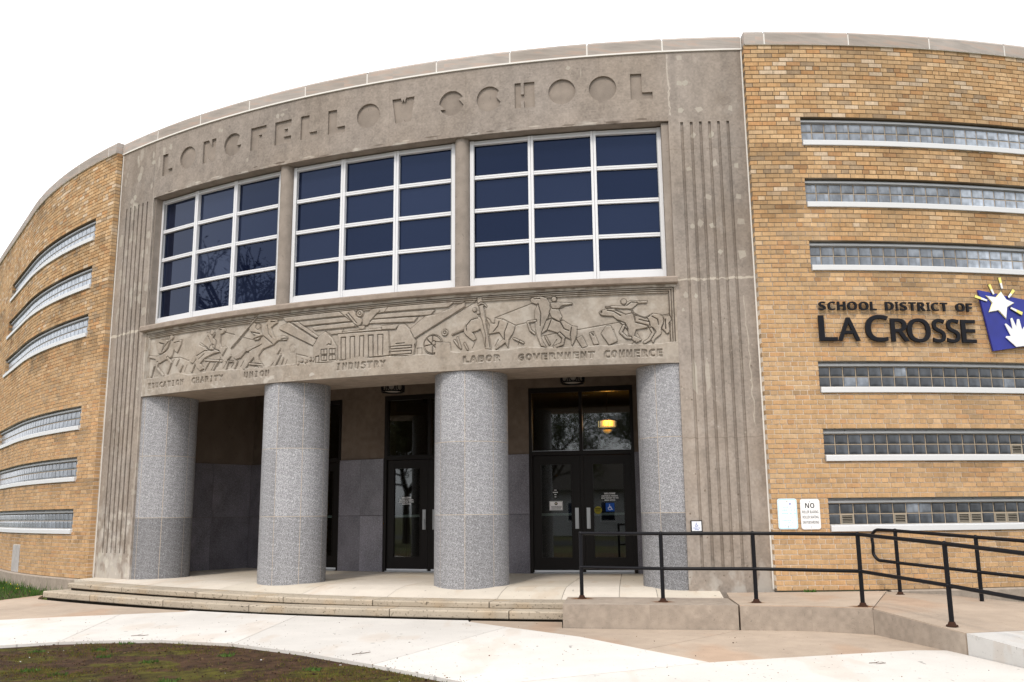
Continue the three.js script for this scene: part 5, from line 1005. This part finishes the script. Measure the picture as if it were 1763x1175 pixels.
// handrails
function rail(label, posts, at, loop) {
  const t = thing('handrail', label, 'handrail', at, undefined), top = posts.map(([x, y, z, h]) => new THREE.Vector3(x, y + h, z)), mid = posts.map(([x, y, z, h, m]) => new THREE.Vector3(x, y + m, z));
  for (const [x, y, z, h] of posts) { const p = part(t, 'post', rod(new THREE.Vector3(x, y, z), new THREE.Vector3(x, y + h, z), 0.0245, 0.0245, 14), M.iron); part(p, 'base_plate', merge([new THREE.CylinderGeometry(0.055, 0.06, 0.012, 20).translate(x, y + 0.008, z), new THREE.CylinderGeometry(0.03, 0.042, 0.03, 20).translate(x, y + 0.03, z)]), M.rustIron); }
  if (loop) { const [a, b] = loop; const c = new THREE.CatmullRomCurve3([top[0], ...loop.top, ...loop.end, ...loop.mid, mid[0]], false, 'centripetal'); part(t, 'rail_loop', new THREE.TubeGeometry(c, 60, 0.0215, 12), M.iron); }
  part(t, 'top_rail', tube(top, 0.0215, 14), M.iron); part(t, 'mid_rail', tube(mid, 0.0205, 14), M.iron);
  part(t, 'weld', merge([...top, ...mid].map((p) => new THREE.SphereGeometry(0.029, 12, 8).translate(p.x, p.y, p.z))), M.iron);
}
M.rustIron = std({ color: C(0.045, 0.02, 0.012), roughness: 0.8 });
rail('black pipe handrail along the front edge of the ramp, nearer of the two', [[0.86, -0.046, -12.09, 0.818, 0.392], [1.81, -0.046, -11.55, 0.815, 0.395], [2.89, -0.046, -11.33, 0.813, 0.395], [3.95, -0.046, -10.76, 0.803, 0.39], [4.36, -0.118, -9.5, 0.806, 0.395], [4.74, -0.20, -8.2, 0.806, 0.395], [5.1, -0.28, -6.9, 0.806, 0.395]], new THREE.Vector3(2.9, -0.046, -11.3));
{
  const l = []; l.top = [new THREE.Vector3(4.90, 0.765, -12.44), new THREE.Vector3(4.85, 0.762, -12.52)]; l.end = [new THREE.Vector3(4.815, 0.70, -12.58), new THREE.Vector3(4.815, 0.56, -12.58), new THREE.Vector3(4.815, 0.45, -12.58)]; l.mid = [new THREE.Vector3(4.85, 0.375, -12.52), new THREE.Vector3(4.90, 0.365, -12.44)];
  rail('black pipe handrail with rounded loop end along the wall side of the ramp', [[5.0, -0.06, -12.27, 0.82, 0.41], [5.58, -0.125, -11.32, 0.82, 0.41], [6.25, -0.20, -10.2, 0.82, 0.41], [7.0, -0.28, -9.0, 0.82, 0.41]], new THREE.Vector3(5.3, -0.06, -11.8), l);
}

/* ---------- grass, litter ---------- */
function insideSoil(x, z) { let c = false; const p = [...soil, [-16, 4]]; for (let i = 0, j = p.length - 1; i < p.length; j = i++) if ((p[i][1] > z) !== (p[j][1] > z) && x < (p[j][0] - p[i][0]) * (z - p[i][1]) / (p[j][1] - p[i][1]) + p[i][0]) c = !c; return c; }
function blades(name, label, count, seed, place, h0, h1, w, mats, category = 'grass') {
  const g = new Geo(); g.tri([-w, 0, 0], [w, 0, 0], [0.15, 1, 0.25].map((v, i) => i === 1 ? 1 : v * w * 3), [0, 0], [1, 0], [0.5, 1]); const geo = g.geo(), r = rng(seed), m = new THREE.InstancedMesh(geo, std({ color: C(1, 1, 1), roughness: 0.8 }), count), o = new THREE.Object3D();
  let k = 0, guard = 0; while (k < count && guard++ < count * 30) { const q = place(r); if (!q) continue; o.position.set(q[0], q[1], q[2]); o.rotation.set((r() - 0.5) * 1.1, r() * 6.28, (r() - 0.5) * 1.1); const s = h0 + (h1 - h0) * r() * r(); o.scale.set(1, s * (q[3] ?? 1), 1); o.updateMatrix(); m.setMatrixAt(k, o.matrix); const c = mats[Math.floor(r() * mats.length)], v = 0.7 + 0.6 * r(); m.setColorAt(k, C(c[0] * v, c[1] * v, c[2] * v)); k++; }
  m.count = k; m.name = numbered(name); m.userData = { label, category, kind: 'stuff' }; shadows(m); scene.add(m); return m;
}
blades('grass', 'bright green grass strip at the foot of the left brick wing', 16000, 5, (r) => { const s = S(-38.4) - r() * 9, d = r(), m = W(s, 0, 0.2 + d * 4.2); if (m.x > -8.36 && m.z > -16.3) return null; return [m.x, gnd(m.x, m.z) - 0.05, m.z, d < 0.15 ? 1.8 : 1]; }, 0.03, 0.14, 0.005, [[0.05, 0.12, 0.02], [0.07, 0.15, 0.025], [0.035, 0.085, 0.018]]);
blades('dandelions', 'yellow dandelion specks in the grass by the left wall', 90, 15, (r) => { const s = S(-38.4) - r() * 5, m = W(s, 0, 0.4 + r() * 2.2); if (m.x > -8.36 && m.z > -16.3) return null; return [m.x, gnd(m.x, m.z) + 0.03 + 0.05 * r(), m.z]; }, 0.02, 0.03, 0.012, [[0.5, 0.4, 0.02]], 'flowers');
blades('thin_lawn', 'thin patchy lawn on dark soil in the curved bed in front', 60000, 6, (r) => { const x = -9 + r() * 10.8, z = -10.9 + r() * 6.4; if (!insideSoil(x, z)) return null; const g = fbm(x * 1.1 + 5, z * 1.9, 5, 55), clump = fbm(x * 6, z * 6, 2, 57); if (r() > sstep(0.43, 0.62, g) * sstep(0.28, 0.56, clump) + 0.04) return null; return [x, gnd(x, z) - 0.03, z]; }, 0.008, 0.035, 0.004, [[0.10, 0.105, 0.014], [0.075, 0.085, 0.012], [0.13, 0.10, 0.022], [0.13, 0.075, 0.028]]);
{ const cl = Array.from({ length: 26 }, (_, i) => { const q = rng(300 + i); let x, z; do { x = -7 + q() * 8.2; z = -10.8 + q() * 4; } while (!insideSoil(x, z)); return [x, z]; });
blades('bed_weeds', 'small tufts of green clover and weeds dotted over the soil bed', 1300, 11, (r) => { const c = cl[Math.floor(r() * 26)], x = c[0] + (r() - 0.5) * 0.16, z = c[1] + (r() - 0.5) * 0.12; return insideSoil(x, z) ? [x, gnd(x, z) - 0.03, z] : null; }, 0.02, 0.06, 0.008, [[0.05, 0.10, 0.02], [0.07, 0.12, 0.025]], 'weeds'); }
blades('grass_by_ramp', 'ragged grass growing between the ramp and the right brick wing', 1500, 8, (r) => { const m = W(S(5.2) + r() * 1.6, 0, 0.2 + r() * 0.5); return [m.x, -0.36, m.z]; }, 0.06, 0.26, 0.004, [[0.07, 0.10, 0.03], [0.05, 0.08, 0.02]]);
blades('wall_weeds', 'low green weeds in the joint between landing and brick', 60, 9, (r) => { const m = W(S(0.55) + r() * 0.16, 0, 0.16 + r() * 0.03); return [m.x, -0.045, m.z]; }, 0.02, 0.06, 0.01, [[0.05, 0.11, 0.02]], 'weeds');
{
  const r = rng(77), m = new THREE.InstancedMesh(new THREE.IcosahedronGeometry(1, 0), std({ color: C(1, 1, 1) }), 6000), o = new THREE.Object3D();
  let k = 0; while (k < 6000) { const x = -9 + r() * 10.6, z = -10.9 + r() * 6; if (!insideSoil(x, z)) continue; const s = 0.004 + 0.013 * r() * r() * r(); o.position.set(x, gnd(x, z) - 0.026, z); o.rotation.set(r() * 6, r() * 6, 0); o.scale.set(s * 1.6, s * 0.6, s); o.updateMatrix(); m.setMatrixAt(k, o.matrix); const w = r(); m.setColorAt(k, w > 0.988 ? C(0.5, 0.5, 0.5) : w > 0.7 ? C(0.12, 0.08, 0.04) : w > 0.5 ? C(0.07, 0.07, 0.015) : C(0.035, 0.02, 0.013)); k++; }
  m.name = 'soil_litter'; m.userData = { label: 'crumbs of soil, leaves and pale litter scattered on the bed', category: 'litter', kind: 'stuff' }; shadows(m); scene.add(m);
  const m2 = new THREE.InstancedMesh(new THREE.IcosahedronGeometry(1, 0), std({ color: C(1, 1, 1) }), 520), near = (x, z) => soil.reduce((q, p, i) => { if (!i) return q; const a = soil[i - 1], dx = p[0] - a[0], dz = p[1] - a[1], t = clamp(((x - a[0]) * dx + (z - a[1]) * dz) / (dx * dx + dz * dz)); return Math.min(q, Math.hypot(x - a[0] - dx * t, z - a[1] - dz * t)); }, 9);
  k = 0; while (k < 520) { const x = -8.5 + r() * 12.8, z = -13 + r() * 7; if (insideSoil(x, z) || Math.hypot(x - CX, z - CZ) < 19.5 || (x > 3.9 && z < -8.4) || (x > 0.4 && z < -10.7)) continue; if (k < 230 && near(x, z) > 0.02 + 0.5 * r() * r() * r()) continue; const s = 0.003 + 0.007 * r() * r() * r(); o.position.set(x, gnd(x, z) + 0.001, z); o.rotation.set(r() * 6, r() * 6, 0); o.scale.set(s * (1 + 2 * r() * r()), s * 0.5, s); o.updateMatrix(); m2.setMatrixAt(k, o.matrix); m2.setColorAt(k, r() > 0.6 ? C(0.16, 0.09, 0.04) : C(0.05, 0.032, 0.02)); k++; }
  m2.name = 'walk_grit'; m2.userData = { label: 'dark grit and soil crumbs scattered on the pale walk along the bed', category: 'grit', kind: 'stuff' }; shadows(m2); scene.add(m2);
  const tw = (label, x, z, a, l) => { const c = new THREE.Vector3(x, gnd(x, z), z), t = thing('twig', label, 'twig', c), p = [0, 0.35, 0.7, 1].map((q, i) => new THREE.Vector3((q - 0.5) * l, 0.006 + 0.006 * (i % 2), (i % 2) * 0.02).applyAxisAngle(Yax, a)); part(t, 'stem', tube(p, 0.0032, 6), M.twig, true); part(t, 'side_shoot', rod(p[1], p[1].clone().add(new THREE.Vector3(0.3 * l, 0.01, -0.2 * l).applyAxisAngle(Yax, a)), 0.0022, 0.0015, 6), M.twig, true); };
  M.twig = std({ color: C(0.09, 0.06, 0.04) });
  tw('dark twig lying on the pale walk at left, just above the soil bed', -4.35, -11.05, 0.25, 0.19); tw('short dark twig on the pale walk at right, below the ramp corner', 3.3, -8.75, -0.2, 0.14); tw('brown curled leaf stalk on the pale walk near the bed edge', -1.55, -9.6, 0.7, 0.2);
}

/* ---------- trees and houses across the street, seen in the glass ---------- */
function tree(label, x, z, H, seed, opt = {}) {
  const y0 = gnd(0, clamp(z, -40, 9)) - 0.05, t = thing(opt.name ?? 'bare_tree', label, 'tree', new THREE.Vector3(x, y0, z)), r = rng(seed), wood = [], tips = [];
  const grow = (p, d, len, rad0, lv) => {
    const n = 3; let q = p.clone(), dir = d.clone();
    for (let i = 0; i < n; i++) { const e = q.clone().addScaledVector(dir, len / n), r0 = rad0 * (1 - 0.35 * i / n), r1 = rad0 * (1 - 0.35 * (i + 1) / n); wood.push(rod(q, e, r0, r1, lv < 2 ? 8 : lv < 4 ? 5 : 3)); q = e; dir.add(new THREE.Vector3((r() - 0.5) * 0.45, (r() - 0.3) * 0.25, (r() - 0.5) * 0.45)).normalize(); if (lv > 0 && lv < (opt.lv ?? 5) && r() < 0.55) grow(q.clone(), dir.clone().applyAxisAngle(new THREE.Vector3(r() - 0.5, r() - 0.5, r() - 0.5).normalize(), 0.7 + 0.5 * r()), len * 0.6, r1 * 0.55, lv + 1); if (lv >= 3) tips.push(q.clone()); }
    if (lv < (opt.lv ?? 5)) { const k = 2 + (lv === 0 ? 2 : r() > 0.6 ? 1 : 0); for (let i = 0; i < k; i++) { const ax = new THREE.Vector3(r() - 0.5, 0.2 * (r() - 0.5), r() - 0.5).normalize(); grow(q.clone(), dir.clone().applyAxisAngle(ax, 0.35 + 0.5 * r()).normalize(), len * (0.66 + 0.16 * r()), rad0 * 0.6 * (0.75 + 0.3 * r()), lv + 1); } } else tips.push(q.clone());
  };
  grow(new THREE.Vector3(0, 0, 0), new THREE.Vector3(0, 1, 0), H * 0.24, H * 0.02 * (opt.thick ?? 1), 0);
  part(t, 'trunk', merge(wood), std({ color: C(0.045, 0.037, 0.03) }), true);
  const per = opt.leaves ?? 2, ls = opt.size ?? 0.06, G = new Geo(); for (const p of tips) for (let i = 0; i < per; i++) { const c = p.clone().add(new THREE.Vector3(r() - 0.5, r() - 0.5, r() - 0.5).multiplyScalar(opt.spread ?? 0.3)), u = new THREE.Vector3(r() - 0.5, r() - 0.5, r() - 0.5).normalize().multiplyScalar(ls), v = new THREE.Vector3(r() - 0.5, r() - 0.5, r() - 0.5).normalize().multiplyScalar(ls * 0.7); G.tri(c.clone().sub(u).toArray(), c.clone().add(v).toArray(), c.clone().add(u).toArray(), [0, 0], [1, 0], [1, 1]); }
  part(t, 'crown', G.geo(), std({ color: C(...(opt.col ?? [0.05, 0.045, 0.03])) }), true);
}
tree('bare tree on the left lawn, seen mirrored in the upper left window', -25.4, -10.8, 17.5, 12, { leaves: 1, size: 0.11, thick: 1.5 });
tree('leafing tree across the street, mirrored in the glass over the right hand doors', -11.5, 22.5, 13, 21, { name: 'leafing_tree', leaves: 1, size: 0.12, spread: 0.7, col: [0.06, 0.075, 0.03] });
tree('wider leafing tree across the street, mirrored in the right pane over the doors', -4.5, 24.5, 14, 33, { name: 'leafing_tree', leaves: 1, size: 0.12, spread: 0.7, col: [0.055, 0.07, 0.03] });
tree('far leafing tree across the street at the left, mirrored in the middle doors', -29, 7, 12, 44, { name: 'leafing_tree', leaves: 4, size: 0.13, spread: 0.6, col: [0.06, 0.07, 0.035] });
{
  const y = gnd(0, 9) - 0.06, t = thing('house', 'pale house with dark roof across the street, mirrored in the door glass', 'house', new THREE.Vector3(-9, y, 38)), siding = std({ color: C(0.42, 0.42, 0.43) }), roofM = std({ color: C(0.06, 0.055, 0.05) });
  part(t, 'wall', box(-6, 6, 0, 3.4, -4, 4), siding, true);
  const roof = part(t, 'roof', new THREE.ExtrudeGeometry(new THREE.Shape([V2(-4.7, 3.3), V2(4.7, 3.3), V2(0, 6.4)]), { depth: 13, bevelEnabled: false }).translate(0, 0, -6.5).rotateY(Math.PI / 2), roofM, true);
  part(roof, 'chimney', box(2, 2.7, 5, 7.2, -0.4, 0.4), std({ color: C(0.25, 0.12, 0.08) }), true);
  for (const x of [-4, -1.5, 3.6]) { const w = part(t, 'window', box(x - 0.6, x + 0.6, 1, 2.5, -4.06, -3.99), M.white, true); part(w, 'pane', box(x - 0.5, x + 0.5, 1.1, 2.4, -4.08, -4.061), M.pane[0], true); }
  const d = part(t, 'door', box(0.6, 1.6, 0, 2.1, -4.06, -3.99), std({ color: C(0.2, 0.05, 0.04) }), true); part(d, 'handle', new THREE.SphereGeometry(0.05, 10, 8).translate(0.72, 1, -4.08), M.silver, true);
}

renderer.render(scene, camera);
